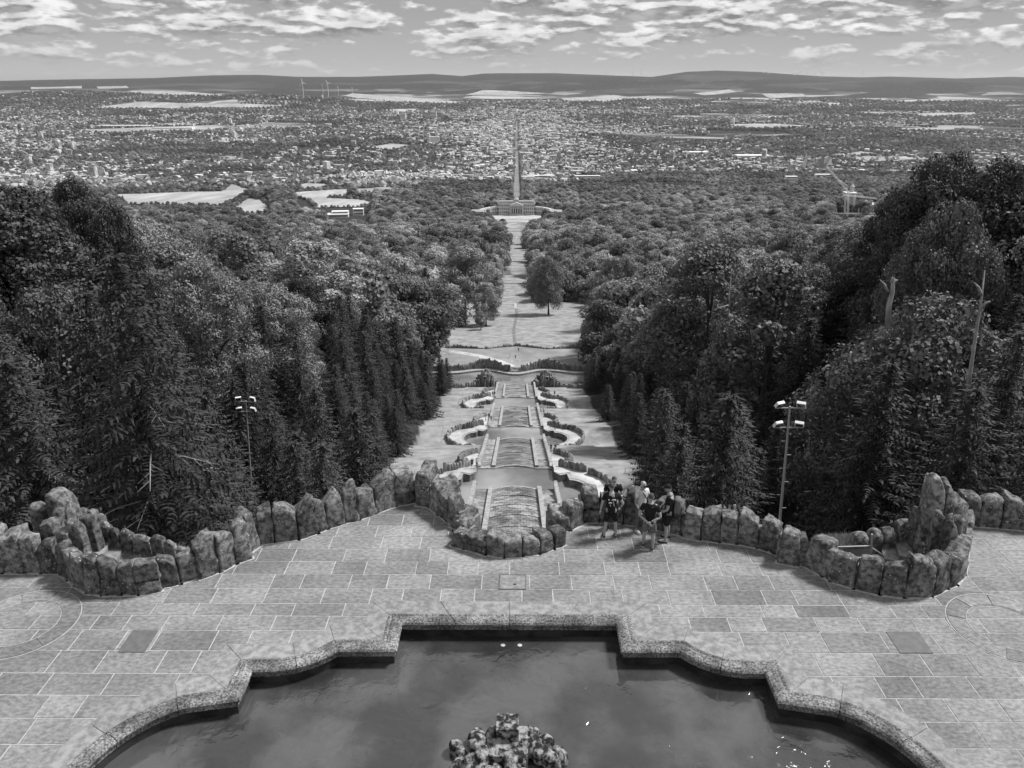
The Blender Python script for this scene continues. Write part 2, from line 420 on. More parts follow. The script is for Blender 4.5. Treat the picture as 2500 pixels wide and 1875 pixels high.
def solid(vs2, tris, ztop, zbot):
    """extrude a 2-D triangulation; ztop may be a function"""
    zt = ztop if callable(ztop) else (lambda x, y: ztop)
    used = sorted({i for t in tris for i in t}); mp = {k: i for i, k in enumerate(used)}
    n = len(used); v = [(vs2[k][0], vs2[k][1], zt(*vs2[k])) for k in used]
    v += [(vs2[k][0], vs2[k][1], zt(*vs2[k]) + zbot if callable(ztop) else zbot) for k in used]
    f = []; edge = {}
    for t in tris:
        a = [mp[i] for i in t]
        ar = (vs2[t[1]][0] - vs2[t[0]][0]) * (vs2[t[2]][1] - vs2[t[0]][1]) - (vs2[t[2]][0] - vs2[t[0]][0]) * (vs2[t[1]][1] - vs2[t[0]][1])
        if ar < 0: a = a[::-1]
        f.append(tuple(a)); f.append(tuple(i + n for i in reversed(a)))
        for k in range(3):
            e = (a[k], a[(k + 1) % 3])
            if (e[1], e[0]) in edge: del edge[(e[1], e[0])]
            else: edge[e] = 1
    for a, b in edge: f.append((b, a, a + n, b + n))
    return v, f
def drape(name, poly, lift, mat, step=None, kind='structure'):
    xs = [p[0] for p in poly]; ys = [p[1] for p in poly]; ex = []
    if step:
        x = min(xs) + step
        while x < max(xs):
            y = min(ys) + step
            while y < max(ys):
                if in_poly(x, y, poly): ex.append((x, y))
                y += step
            x += step
        dense = []
        for i, p in enumerate(poly):
            q = poly[(i + 1) % len(poly)]; d = math.hypot(q[0] - p[0], q[1] - p[1]); k = max(1, int(d / step))
            dense += [(p[0] + (q[0] - p[0]) * j / k, p[1] + (q[1] - p[1]) * j / k) for j in range(k)]
        poly = dense
    v, t = region(poly, (), ex)
    zs = tz(np.array([p[0] for p in v]), np.array([p[1] for p in v])) + lift
    o = ob(name, mesh(name, [(p[0], p[1], float(z)) for p, z in zip(v, zs)], [q if ((v[q[1]][0]-v[q[0]][0])*(v[q[2]][1]-v[q[0]][1])-(v[q[2]][0]-v[q[0]][0])*(v[q[1]][1]-v[q[0]][1])) > 0 else q[::-1] for q in t]), mat)
    tag(o, kind=kind); return o
def px_poly(pts): return [tuple(ground_hit(*p)[:2]) for p in pts]

# ---------------------------------------------------------------- the octagonal pool in front
def arc(cx, cy, r, a0, a1, n=10):
    return [(cx + r * math.cos(R(a0 + (a1 - a0) * i / n)), cy + r * math.sin(R(a0 + (a1 - a0) * i / n))) for i in range(n + 1)]
half = [(2.65, 16.0), (2.65, 15.02)] + [(4.05, 15.02)] + arc(5.6, 16.4, 2.08, -138, -83, 8) + [(5.86, 14.32), (5.86, 13.42)] \
       + arc(5.95, 11.05, 2.38, 90, 0, 14)[4:] + [(8.33, 6.0)]
right_line = half
left_line = [(-x, y) for x, y in reversed(half)]
POOL = left_line + right_line            # open line from lower left round to lower right; closes at y = 6
def clean(l):
    o = [l[0]]
    for p in l[1:]:
        if math.hypot(p[0] - o[-1][0], p[1] - o[-1][1]) > .02: o.append(p)
    return o
POOL = clean(POOL)
def offset(line, d):
    """offset an open polyline to its left by d (mitred)"""
    out = []
    for i, p in enumerate(line):
        a = line[max(i - 1, 0)]; b = line[min(i + 1, len(line) - 1)]
        d1 = Vector((p[0] - a[0], p[1] - a[1])); d2 = Vector((b[0] - p[0], b[1] - p[1]))
        if d1.length < 1e-6: d1 = d2
        if d2.length < 1e-6: d2 = d1
        d1.normalize(); d2.normalize()
        n1 = Vector((-d1.y, d1.x)); n2 = Vector((-d2.y, d2.x)); m = (n1 + n2); m.normalize()
        k = 1 / max(.5, m.dot(n1)); out.append((p[0] + m.x * d * k, p[1] + m.y * d * k))
    return out
CAP_W, BORD_W = .4, .55
OUT1 = offset(POOL, CAP_W); OUT2 = offset(POOL, CAP_W + BORD_W)
OUT2[0] = (OUT2[0][0], 6.0); OUT2[-1] = (OUT2[-1][0], 6.0)
pool = empty('fountain_pool', (0, 13, 0))
tag(pool, 'stepped stone-rimmed pool with rounded bays in the terrace in front', 'pool')
def rel(v, o): return [(p[0] - o.location.x, p[1] - o.location.y, p[2] - o.location.z) for p in v]
# section of the coping: from outside to inside, over the roll and down
CAPSEC = [(CAP_W, 0.0), (CAP_W, .03), (CAP_W - .05, .045), (CAP_W - .1, .025), (CAP_W - .13, .05), (.2, .075), (.1, .07), (.03, .04), (.0, .0), (.01, -.045), (.04, -.07), (.07, -.075), (.07, -.2), (CAP_W, -.2)]
lens = [0.0]
for i in range(1, len(POOL)): lens.append(lens[-1] + math.hypot(POOL[i][0] - POOL[i-1][0], POOL[i][1] - POOL[i-1][1]))
def cut_places():
    """indices where the coping is jointed: corners and about every 1.15 m"""
    corner = [0]
    for i in range(1, len(POOL) - 1):
        a = Vector((POOL[i][0]-POOL[i-1][0], POOL[i][1]-POOL[i-1][1])); b = Vector((POOL[i+1][0]-POOL[i][0], POOL[i+1][1]-POOL[i][1]))
        if a.angle(b) > .5: corner.append(i)
    corner.append(len(POOL) - 1)
    return corner
corners = cut_places()
def sample(line, s):
    for i in range(1, len(lens)):
        if lens[i] >= s - 1e-6:
            t = (s - lens[i-1]) / max(1e-6, lens[i] - lens[i-1]); a, b = line[i-1], line[i]
            return (a[0] + (b[0]-a[0])*t, a[1] + (b[1]-a[1])*t)
    return line[-1]
def stations(s0, s1):
    return [s0] + [l for l in lens if s0 + .02 < l < s1 - .02] + [s1]
for ci in range(len(corners) - 1):
    sa, sb = lens[corners[ci]], lens[corners[ci + 1]]
    k = max(1, round((sb - sa) / 1.2))
    for j in range(k):
        s0 = sa + (sb - sa) * j / k + (.008 if j else 0); s1 = sa + (sb - sa) * (j + 1) / k - (.008 if j < k - 1 else 0)
        st = stations(s0, s1); v = []; f = []; n = len(CAPSEC)
        for s in st:
            p = sample(POOL, s); q = sample(OUT1, s)
            dx, dy = (q[0] - p[0]) / CAP_W, (q[1] - p[1]) / CAP_W
            v += [(p[0] + dx * o, p[1] + dy * o, h) for o, h in CAPSEC]
        for a in range(len(st) - 1):
            for b in range(n):
                f.append((a * n + b, a * n + (b + 1) % n, (a + 1) * n + (b + 1) % n, (a + 1) * n + b))
        f.append(tuple(range(n))[::-1]); f.append(tuple((len(st) - 1) * n + b for b in range(n)))
        ob('coping_stone', mesh('coping_stone', rel(v, pool), f), M['coping'], pool)
    k = max(1, round((sb - sa) / 1.3))
    for j in range(k):
        s0 = sa + (sb - sa) * j / k + .007; s1 = sa + (sb - sa) * (j + 1) / k - .007
        st = stations(s0, s1); v = []; f = []
        for s in st:
            p = sample(OUT1, s); q = sample(OUT2, s)
            g = .02 / math.hypot(q[0]-p[0], q[1]-p[1]); p = (p[0] + (q[0]-p[0])*g*.3, p[1] + (q[1]-p[1])*g*.3); q = (q[0] - (q[0]-p[0])*g, q[1] - (q[1]-p[1])*g)
            v += [(p[0], p[1], -.06), (p[0], p[1], .012), (q[0], q[1], .012), (q[0], q[1], -.06)]
        for a in range(len(st) - 1):
            for b in range(4): f.append((a*4+b, a*4+(b+1) % 4, (a+1)*4+(b+1) % 4, (a+1)*4+b))
        f.append((3, 2, 1, 0)); f.append(tuple((len(st)-1)*4+b for b in range(4)))
        ob('border_slab', mesh('border_slab', rel(v, pool), f), M['border'], pool)
WATER_Z = -.42
WALLL = offset(POOL, .09)
v = []; f = []
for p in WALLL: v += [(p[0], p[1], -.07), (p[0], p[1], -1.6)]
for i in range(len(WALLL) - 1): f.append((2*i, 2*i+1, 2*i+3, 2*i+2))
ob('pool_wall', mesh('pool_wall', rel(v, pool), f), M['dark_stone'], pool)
vv, tt = region(offset(POOL, .1))
wat = ob('pool_water', mesh('pool_water', [(p[0], p[1], WATER_Z) for p in vv], tt), M['pool']); tag(wat, kind='structure')
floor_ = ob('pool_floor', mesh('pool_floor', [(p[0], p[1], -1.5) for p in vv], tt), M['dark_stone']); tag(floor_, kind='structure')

# ---------------------------------------------------------------- boulder stones
def stone_mesh(name, wd, dp, ht, seed, n=9, amp=.06, below=.5, sq=.72, taper=.12, lean=0.0, notch=0.0):
    v = {}; f = []; vl = []
    def idx(p):
        k = (round(p[0], 4), round(p[1], 4), round(p[2], 4))
        if k not in v: v[k] = len(vl); vl.append(p)
        return v[k]
    for ax in range(3):
        for s in (-1, 1):
            for i in range(n):
                for j in range(n):
                    q = []
                    for a, b in ((i, j), (i + 1, j), (i + 1, j + 1), (i, j + 1)):
                        p = [0, 0, 0]; p[ax] = s; p[(ax + 1) % 3] = -1 + 2 * a / n; p[(ax + 2) % 3] = -1 + 2 * b / n; q.append(idx(tuple(p)))
                    f.append(tuple(q) if s > 0 else tuple(reversed(q)))
    so = Vector((seed * 3.17, seed * 1.31, seed * 7.7)); out = []
    H = ht + below
    for p in vl:
        c = Vector(p); sp = c.normalized()
        top_only = max(0, c.z)
        k = sq if c.z > -.2 else 1 - (1 - sq) * .4
        m = c * k + sp * (1 - k) * 1.28
        t = (m.z + 1) / 2
        x = m.x * wd / 2 * (1 - taper * max(0, t) ** 1.6) * 1.03; y = m.y * dp / 2 * (1 - taper * .8 * max(0, t) ** 1.5); z = m.z * H / 2 + H / 2 - below
        q = Vector((x, y, z))
        nz = noise.noise_vector(q * 1.3 + so) * amp * 1.1 + noise.noise_vector(q * 4.2 + so) * amp * .6 + noise.noise_vector(q * 10 + so) * amp * .55
        ridge = noise.noise(Vector((q.x * 1.2, q.y * 1.2, q.z * 1.0)) + so * 1.7) * amp * 1.4 * (1 if top_only > .5 else .3)
        q += nz; q.z += ridge
        if c.z > .55: q.z += noise.noise(Vector((q.x * 3.4 + seed, q.y * 2, 0))) * ht * .09 + lean * m.x * ht * .12
        out.append(q)
    return mesh(name, out, f, True)
seedc = [1]
def upright(parent, L, Rt, top_px, depth=.5, sq=.84, taper=.12, stacked=0, zf=0.0, push=0.0, below=.5, lean=None, name='stone', amp=.05):
    """a stone whose front foot runs from sight line L to sight line Rt (pixel pairs on the terrace level zf)"""
    a, b = gp(L[0], L[1], zf), gp(Rt[0], Rt[1], zf)
    d = b - a; d.z = 0; wd = max(.2, d.length); dirn = d.normalized(); nrm = Vector((-dirn.y, dirn.x, 0))
    mid = (a + b) / 2; h = max(.25, height_at((L[0] + Rt[0]) / 2, top_px, mid + nrm * depth * .35) - zf) * .95
    c = mid + nrm * (depth / 2 + push); rz = math.atan2(dirn.y, dirn.x)
    seedc[0] += 1; s = seedc[0]; r_ = random.Random(s * 13)
    if lean is None: lean = r_.uniform(-1, 1)
    po = parent.location
    if stacked:
        h1 = h * stacked
        ob(name, stone_mesh(name, wd * 1.0, depth, h1, s, sq=.85, taper=.02, below=below, amp=amp), M['rock'], parent, (c.x - po.x, c.y - po.y, zf - po.z), (0, 0, rz))
        ob(name, stone_mesh(name, wd * 1.03, depth, h - h1 - .03, s + 500, sq=sq, taper=taper, below=0.0, lean=lean, amp=amp), M['rock'], parent, (c.x - po.x, c.y - po.y, zf + h1 + .02 - po.z), (0, 0, rz))
    else:
        ob(name, stone_mesh(name, wd * 1.02, depth, h, s, sq=sq, taper=taper, below=below, lean=lean, amp=amp), M['rock'], parent, (c.x - po.x, c.y - po.y, zf - po.z), (0, 0, rz))
    return a, b, nrm, h
def wall_from(name, label, stones, depth=.55, mortar=True, **kw):
    m0 = gp(stones[len(stones)//2][0], stones[len(stones)//2][1])
    o = empty(name, (m0.x, m0.y, 0)); tag(o, label, 'wall')
    mb = MB(); fl = MB()
    for s in stones:
        xl, yl, xr, yr, tp = s[:5]; opt = dict(s[5]) if len(s) > 5 else {}
        opt.setdefault('depth', depth); solo = opt.pop('solo', False)
        a, b, n, h = upright(o, (xl, yl), (xr, yr), tp, **opt, **kw)
        if not mortar or solo: continue
        e = (b - a).normalized() * .06; q = .16; hh = h * .58
        p = [a - e + n * q, b + e + n * q, b + e + n * (opt['depth'] - .08), a - e + n * (opt['depth'] - .08)]
        mb.hexa([(t.x, t.y, -.6) for t in p], [(t.x, t.y, hh) for t in p])
        g = .045; p = [a - e - n * g, b + e - n * g, b + e + n * .12, a - e + n * .12]
        fl.hexa([(t.x, t.y, -.02) for t in p], [(t.x, t.y, .018) for t in p])
    if mortar:
        x = ob('mortar_core', mesh('mortar_core', rel(mb.v, o), mb.f), M['old_mortar'], o)
        x = ob('mortar_foot', mesh('mortar_foot', rel(fl.v, o), fl.f), M['mortar'], o)
    return o
LEFTWALL = [(490.5,1416.7,540,1397.7,1309,{'sq':.84}),(540,1398.6,579.6,1378,1298),(579.6,1378,617,1364.7,1273),(611,1353,636,1335,1245,{'taper':.3}),
 (635,1332,671,1325,1237),(673.6,1326,729,1320,1237,{'sq':.8}),(731.5,1320,778.5,1303.7,1226,{'lean':1.6}),(778.5,1303.7,802.4,1293.8,1221),
 (802.4,1293,840,1281,1209,{'lean':1.2}),(841,1279.7,879,1272,1184,{'taper':.25}),(879,1271,918.6,1256,1192,{'sq':.85}),(920,1255,969.7,1236.8,1164,{'lean':1.4}),
 (969.7,1237,1015,1228,1146,{'stacked':.38,'depth':.9})]
wall_from('parapet_wall', 'long parapet of upright boulders climbing left of the central bastion', LEFTWALL)
MIDWALL = [(1016,1236,1047,1239.4,1139,{'stacked':.6,'depth':1.1,'sq':.88}),(1047,1239,1067.5,1259,1172,{'depth':.9}),(1067.5,1258,1091,1275,1201),(1091,1273.6,1109,1290,1213,{'depth':.45}),
 (1099,1288,1136,1301,1245,{'depth':.8,'taper':.2}),(1109,1304,1138,1316,1267,{'depth':.5}),(1102,1333,1131,1342,1297),(1132.6,1342,1184,1357,1305,{'stacked':.5}),
 (1185,1356,1230,1363,1302),(1233,1363,1276,1360.5,1309),(1277.5,1359.6,1318,1355,1310),(1319.6,1354,1353,1343,1297),(1355,1342,1380,1333,1292),
 (1358.7,1306,1377,1299,1273,{'taper':.45,'depth':.4}),(1344,1299,1393,1297,1245,{'depth':.8}),(1393,1298,1429,1281,1224,{'taper':.25})]
wall_from('parapet_wall', 'semicircular boulder bastion in the middle of the terrace edge, above the cascade', MIDWALL)
RIGHTWALL = [(1424,1277,1463.6,1275.4,1191,{'stacked':.45,'depth':.85,'sq':.6}),(1463.6,1276,1481,1277,1210),(1481,1277,1521,1281,1208),(1522.5,1281,1562,1286,1193,{'sq':.6}),
 (1562,1286,1592,1291.7,1227),(1592,1291,1616,1297,1219),(1618,1299,1659,1308,1225),(1658,1303,1668,1309,1252,{'depth':.4}),(1667,1313,1707,1321,1246),
 (1710,1319.5,1755.6,1326,1243),(1756.6,1325.5,1798,1330,1251.5),(1799,1330,1848,1339.5,1254),(1848.6,1339.5,1891,1354,1270),(1888,1352,1902,1362,1304,{'depth':.4}),
 (1897,1374,1946,1384.5,1293,{'stacked':.48,'taper':.25}),(1947,1381,1964,1382,1306,{'depth':.4}),(1964,1384,2006,1408.5,1311),(2006,1409,2025,1420.5,1340,{'depth':.4})]
wall_from('parapet_wall', 'long parapet of upright boulders behind the group of visitors, right of the bastion', RIGHTWALL)
RT = [(2026.7,1421,2083,1439,1353,{'depth':.42}),(2085.4,1439.5,2146.5,1454,1364,{'depth':.4,'sq':.8}),(2148.7,1454.5,2207.5,1461,1372,{'depth':.4,'sq':.84}),(2209.8,1461.5,2275,1459.7,1360,{'depth':.4}),(2277.6,1458,2314,1440,1358),
 (2315,1439,2338,1431,1356),(2338,1430,2356.7,1406,1338),(2356.7,1405,2361,1375,1318),(2361,1374,2365,1340,1290,{'depth':.7}),(2365,1339,2367,1299,1254,{'depth':.8,'sq':.88})]
rt = wall_from('stair_enclosure', 'dark lichen-spotted boulder ring round the stairs at the right end of the terrace', RT)
for s in [(2240,1352,2290,1356,1173,{'depth':.75,'taper':.3,'amp':.05,'sq':.8,'lean':-.8}),(2288,1350,2312,1350,1183,{'depth':.7,'taper':.1,'sq':.86,'amp':.03}),(2296,1346,2340,1344,1218,{'depth':.6,'sq':.88,'amp':.03}),(2322,1342,2352,1337,1233,{'depth':.5,'sq':.88,'amp':.03}),
          (2264,1376,2298,1376,1252,{'depth':.35,'taper':.5}),(2290,1382,2322,1380,1263,{'depth':.3,'taper':.5}),(2308,1392,2332,1388,1284,{'depth':.3,'sq':.8}),(2330,1380,2352,1372,1262,{'depth':.4,'sq':.86}),
          (2228,1338,2248,1338,1248,{'depth':.5}),(2222,1356,2240,1364,1322,{'depth':.25}),(2238,1372,2254,1380,1342,{'depth':.25}),(2296,1400,2328,1398,1355,{'depth':.3,'sq':.6}),
          (2196,1326,2231,1326,1279,{'depth':.45,'sq':.92,'amp':.03}),(2160,1328,2196,1328,1299,{'depth':.45,'sq':.82}),(2130,1331,2160,1330,1313,{'depth':.45}),(2092,1334,2126,1333,1325,{'depth':.4})]:
    upright(rt, s[0:2], s[2:4], s[4], below=2.6, push=.1, **s[5])
LT = [(60,1399,99,1401.5,1305),(101,1402,144,1399.5,1317,{'sq':.7}),(146,1404,164,1418,1326),(164,1419,181,1431,1340),(181,1432,210.5,1449.5,1355),(211.6,1450,247,1455,1356),(249,1456,293,1456,1367,{'lean':-1.4}),
 (294,1454,337,1454.6,1374,{'sq':.85}),(340.5,1455,394.7,1445,1363,{'stacked':.42}),(395.7,1438,442,1428,1362,{'lean':-1.5}),(443,1428,485,1412,1352,{'sq':.85})]
lt = wall_from('stair_enclosure', 'boulder ring round the stairs at the left end of the terrace', LT, depth=.38)
for s in [(112,1338,163,1342,1218,{'depth':1.1,'taper':.15,'amp':.08}),(111,1348,146,1352,1256,{'depth':.6,'taper':.3}),(84,1366,130,1370,1283,{'depth':.8}),(122,1376,159,1380,1307,{'depth':.5}),
          (150,1374,196,1378,1283,{'depth':.6,'taper':.35}),(180,1354,226,1357,1275,{'depth':.7,'taper':.3}),(72,1335,105,1338,1243,{'depth':.7}),(163,1312,177,1314,1259,{'depth':.4}),
          (175,1306,198,1308,1257,{'depth':.5,'sq':.86}),(197,1312,216,1315,1259,{'depth':.5}),(212,1320,232,1324,1271,{'depth':.5}),(224,1331,254,1334,1291,{'depth':.5}),(252,1335,273,1338,1307,{'depth':.4}),
          (273,1334,307,1338,1314,{'depth':.35,'sq':.8}),(306,1344,348,1349,1330,{'depth':.35}),(349,1352,383,1358,1326,{'depth':.35,'sq':.82}),(384,1362,411,1366,1338,{'depth':.3}),(415,1384,440,1388,1347,{'depth':.3})]:
    upright(lt, s[0:2], s[2:4], s[4], below=2.6, push=.3, **dict(s[5], depth=s[5]['depth']*.6))
wall_from('parapet_wall', 'short boulder parapet at the far right, beyond the stair ring', [(2341,1283,2388,1286,1203,{'sq':.6}),(2390,1287,2442,1290,1212,{'sq':.65}),(2444,1291,2500,1296,1215),(2502,1297,2560,1302,1218)], depth=.7)
wall_from('parapet_wall', 'boulders at the far left edge of the terrace, beyond the stair ring', [(-90,1402,-45,1402,1290),(-44,1401,5,1402,1292),(6,1401,58,1402,1298)], depth=.7)

# ---- stairs inside the two rings
def winding_stair(label, p0, p1, side, n, z0, run, rise, width):
    a = Vector((p0[0], p0[1], 0)); b = Vector((p1[0], p1[1], 0)); d = (b - a).normalized(); nn = Vector((-d.y, d.x, 0))
    o = empty('stair', (a.x, a.y, z0)); tag(o, label, 'stairs')
    for i in range(n):
        c = d * (run * (i + .5)); z = -rise * i
        mb = MB(); p = [c - d*run*.56 - nn*width/2, c + d*run*.5 - nn*width/2, c + d*run*.5 + nn*width/2, c - d*run*.56 + nn*width/2]
        mb.hexa([(q.x, q.y, z - 1.4) for q in p], [(q.x, q.y, z) for q in p]); mb.build('step', M['border'], o)
    return o
ls0, ls1 = gp(228, 1340, -.1), gp(372, 1392, -1.0)
winding_stair('pale stone steps going down inside the left boulder ring', (ls0.x, ls0.y), (ls1.x, ls1.y), 1, 8, -.08, .37, .16, 1.15)
rs0, rs1 = gp(2222, 1338, -.1), gp(2085, 1384, -1.0)
winding_stair('pale stone steps going down inside the right boulder ring', (rs0.x, rs0.y), (rs1.x, rs1.y), -1, 8, -.06, .38, .16, 1.2)
# hand rail beside the right stairs
hr = empty('handrail', tuple(gp(2128, 1362, 0))); tag(hr, 'thin pale metal handrail at the stairs in the right boulder ring', 'handrail')
def hp(px, py, dy=0): p = at_y(px, py, hr.location.y + dy); return p - hr.location
mb = MB(); mb.tube([hp(2021, 1336), hp(2127, 1333)], .022); mb.tube([hp(2070, 1362), hp(2128, 1361)], .022); mb.build('rail', M['steel'], hr)
mb = MB(); mb.tube([hp(2129, 1304), hp(2126, 1375)], .028); mb.build('post', M['steel'], hr)
mb = MB(); mb.tube([hp(2128, 1337), hp(2157, 1356), hp(2150, 1374), hp(2145, 1378), hp(2130, 1367)], .02); mb.build('rail_loop', M['steel'], hr)

# ---------------------------------------------------------------- terrace floor
edge_px = [(s[0], s[1]) for s in LT] + [(485,1412)] + [(s[0], s[1]) for s in LEFTWALL] + [(1015,1229)] + [(1016,1236),(1047,1239),(1067.5,1258),(1091,1275),(1099,1290),(1104,1304),(1102,1333),(1132,1342),(1185,1356),(1232,1363),(1277,1360),(1319,1354),(1354,1343),(1380,1333),(1384,1302),(1393,1298),(1429,1281)] \
   + [(1424,1277),(1463,1276),(1521,1281),(1592,1291),(1659,1308),(1667,1313),(1707,1321),(1756,1326),(1798,1330),(1848,1339),(1891,1354),(1899,1374),(1946,1384),(1964,1384),(2006,1409),(2025,1421)] + [(s[0], s[1]) for s in RT] + [(2367,1299),(2341,1283),(2390,1287),(2442,1291),(2560,1302)]
edge = []
for p in edge_px:
    g = gp(*p); g = (g.x, g.y + .12)
    if not edge or math.hypot(g[0]-edge[-1][0], g[1]-edge[-1][1]) > .08: edge.append(g)
edge = [(-22.0, edge[0][1])] + edge + [(22.0, edge[-1][1])]
PLAT = edge + [(22.0, 6.0), (-22.0, 6.0)]
PLAT = ccw(PLAT)
HOLE = ccw([(p[0], p[1]) for p in offset(POOL, .3)])
HOLE_IN = [(p[0], p[1]) for p in offset(POOL, .2)]
paving = empty('terrace_floor', (0, 18, 0)); tag(paving, kind='structure')
vv, tt = region(PLAT, [HOLE_IN]); v, f = solid(vv, tt, -.008, -.5)
ob('mortar_bed', mesh('mortar_bed', rel(v, paving), f), M['mortar'], paving)
row_px = [1232, 1257, 1284, 1311, 1340.5, 1371.7, 1403, 1438, 1474.6, 1505, 1541, 1591, 1647, 1701, 1758, 1822]
rows = [gp(1250, y).y for y in row_px]
rows = [rows[0] + 1.5, rows[0] + .75] + rows + [rows[-1] - .62 * k for k in range(1, 9)]
slabs = []
circ = [(12.3, 16.0), (-12.15, 16.0)]
for i in range(len(rows) - 1):
    y1, y0 = rows[i], rows[i + 1]
    x = -22 + rnd.uniform(0, .8)
    while x < 22:
        wd = rnd.choice((.85, 1.0, 1.15, 1.3, 1.45)) * rnd.uniform(.95, 1.05)
        slabs.append((x, x + wd, y0, y1)); x += wd
pieces = []
g = .014
def seg_cross(quad, poly):
    x0 = min(p[0] for p in quad); x1 = max(p[0] for p in quad); y0 = min(p[1] for p in quad); y1 = max(p[1] for p in quad)
    for i in range(len(poly)):
        a, b = poly[i], poly[(i + 1) % len(poly)]
        if max(a[0], b[0]) < x0 or min(a[0], b[0]) > x1 or max(a[1], b[1]) < y0 or min(a[1], b[1]) > y1: continue
        for k in range(9):
            t = k / 8; px_, py_ = a[0] + (b[0]-a[0])*t, a[1] + (b[1]-a[1])*t
            if x0 <= px_ <= x1 and y0 <= py_ <= y1: return True
        return True
    return False
for (x0, x1, y0, y1) in slabs:
    q = [(x0 + g, y0 + g), (x1 - g, y0 + g), (x1 - g, y1 - g), (x0 + g, y1 - g)]
    ins = [in_poly(*p, PLAT) for p in q]; inh = [in_poly(*p, HOLE) for p in q]
    crossing = seg_cross(q, PLAT) or seg_cross(q, HOLE)
    if not crossing and (not all(ins) or any(inh)): continue
    tilt = rnd.uniform(-.003, .003); zt = rnd.uniform(-.003, .003)
    if crossing:
        # intersection with the terrace, minus the pool border
        xa, xb, ya, yb = x0 - .5, x1 + .5, y0 - .5, y1 + .5
        v2 = [Vector(p) for p in q]; es = [(0, 1), (1, 2), (2, 3), (3, 0)]
        for poly in (PLAT, HOLE):
            for i_ in range(len(poly)):
                a_, b_ = poly[i_], poly[(i_ + 1) % len(poly)]
                if max(a_[0], b_[0]) < xa or min(a_[0], b_[0]) > xb or max(a_[1], b_[1]) < ya or min(a_[1], b_[1]) > yb: continue
                es.append((len(v2), len(v2) + 1)); v2 += [Vector(a_), Vector(b_)]
        vo, _, fo = delaunay_2d_cdt(v2, es, [], 0, 1e-5)[:3]; t2 = []
        for t_ in fo:
            ax_, ay_ = sum(vo[i_].x for i_ in t_) / 3, sum(vo[i_].y for i_ in t_) / 3
            if q[0][0] < ax_ < q[1][0] and q[0][1] < ay_ < q[2][1] and in_poly(ax_, ay_, PLAT) and not in_poly(ax_, ay_, HOLE): t2.append(tuple(t_))
        if not t2: continue
        v, f = solid([(p.x, p.y) for p in vo], t2, zt, -.05)
        area = sum(abs((vo[t[1]].x-vo[t[0]].x)*(vo[t[2]].y-vo[t[0]].y)-(vo[t[2]].x-vo[t[0]].x)*(vo[t[1]].y-vo[t[0]].y))/2 for t in t2)
        if area < .01: continue
    else:
        mb = MB(); mb.hexa([(p[0], p[1], -.05) for p in q], [(p[0], p[1], zt + tilt * (1 if k in (1, 2) else -1)) for k, p in enumerate(q)]); v, f = mb.v, mb.f
    c = Vector(((x0 + x1) / 2, (y0 + y1) / 2, 0)) - CAM
    vis = abs(c.x) / c.y < .9 and (y1 > 11.2)
    pieces.append((0 if vis else 1, c.length, (x0 + x1) / 2, (y0 + y1) / 2, v, f))
pieces.sort(key=lambda p: p[:2])
far = MB()
for k, (vis, _, cx, cy, v, f) in enumerate(pieces):
    if k < 290:
        ob('paving_stone', mesh('paving_stone', [(a[0]-cx, a[1]-cy, a[2]) for a in v], f), M['slab'], paving, (cx, cy - 18, 0))
    else: far.add(rel(v, paving), f)
tag(far.build('paving_stones', M['slab'], paving), kind='stuff')
# circles let into the paving
for k, (cx, cy) in enumerate(circ):
    o = empty('paving_circle', (cx, cy, 0)); tag(o, 'round inlaid paving circle at the %s end of the terrace, beside the boulder ring' % ('right' if cx > 0 else 'left'), 'paving circle')
    mb = MB(); n = 40
    for r0, r1, z in ((1.33, 1.35, .008), (.87, .882, .01)):
        mb = MB()
        for i in range(n):
            a0, a1 = 2*math.pi*i/n, 2*math.pi*(i+1)/n
            mb.hexa([(r0*math.cos(a0), r0*math.sin(a0), 0), (r1*math.cos(a0), r1*math.sin(a0), 0), (r1*math.cos(a1), r1*math.sin(a1), 0), (r0*math.cos(a1), r0*math.sin(a1), 0)],
                    [(r0*math.cos(a0), r0*math.sin(a0), z), (r1*math.cos(a0), r1*math.sin(a0), z), (r1*math.cos(a1), r1*math.sin(a1), z), (r0*math.cos(a1), r0*math.sin(a1), z)])
        mb.build('joint_ring', M['mortar'], o)
    for i in range(9):
        a0, a1 = 2*math.pi*(i+.02)/9, 2*math.pi*(i+.98)/9; mb = MB(); m = 5
        for j in range(m):
            b0, b1 = a0+(a1-a0)*j/m, a0+(a1-a0)*(j+1)/m
            q = [(.9*math.cos(b0), .9*math.sin(b0)), (1.31*math.cos(b0), 1.31*math.sin(b0)), (1.31*math.cos(b1), 1.31*math.sin(b1)), (.9*math.cos(b1), .9*math.sin(b1))]
            mb.hexa([(a, b, 0) for a, b in q], [(a, b, .012) for a, b in q])
        mb.build('ring_slab', M['slab'], o)
def cover(pxs, label, mat, frame=None):
    c = [gp(*p) for p in pxs]; x0, x1 = (c[0].x + c[3].x)/2, (c[1].x + c[2].x)/2; y0, y1 = c[2].y, c[0].y
    o = empty('access_cover', ((x0+x1)/2, (y0+y1)/2, 0)); tag(o, label, 'access cover')
    mb = MB(); mb.box((0, 0, .004), (x1-x0, y1-y0, .02)); mb.build('plate', mat, o)
    if frame:
        mb = MB(); wx, wy = (x1-x0)/2+.015, (y1-y0)/2+.015
        for sx in (-1, 1): mb.box((sx*wx, 0, .004), (.026, 2*wy+.026, .028)); mb.box((0, sx*wy, .004), (2*wx-.027, .026, .028))
        mb.build('frame', frame, o)
        mb = MB(); mb.box((.06, -.12, .02), (.09, .035, .014)); mb.build('lifting_eye', M['glass'], o)
cover([(2168,1543),(2240,1543),(2280,1595),(2192,1595)], 'plain dark square plate in the paving right of the pool', M['cover'])
cover([(318,1539),(386,1539),(354,1593),(294,1593)], 'plain dark square plate in the paving left of the pool', M['cover'])
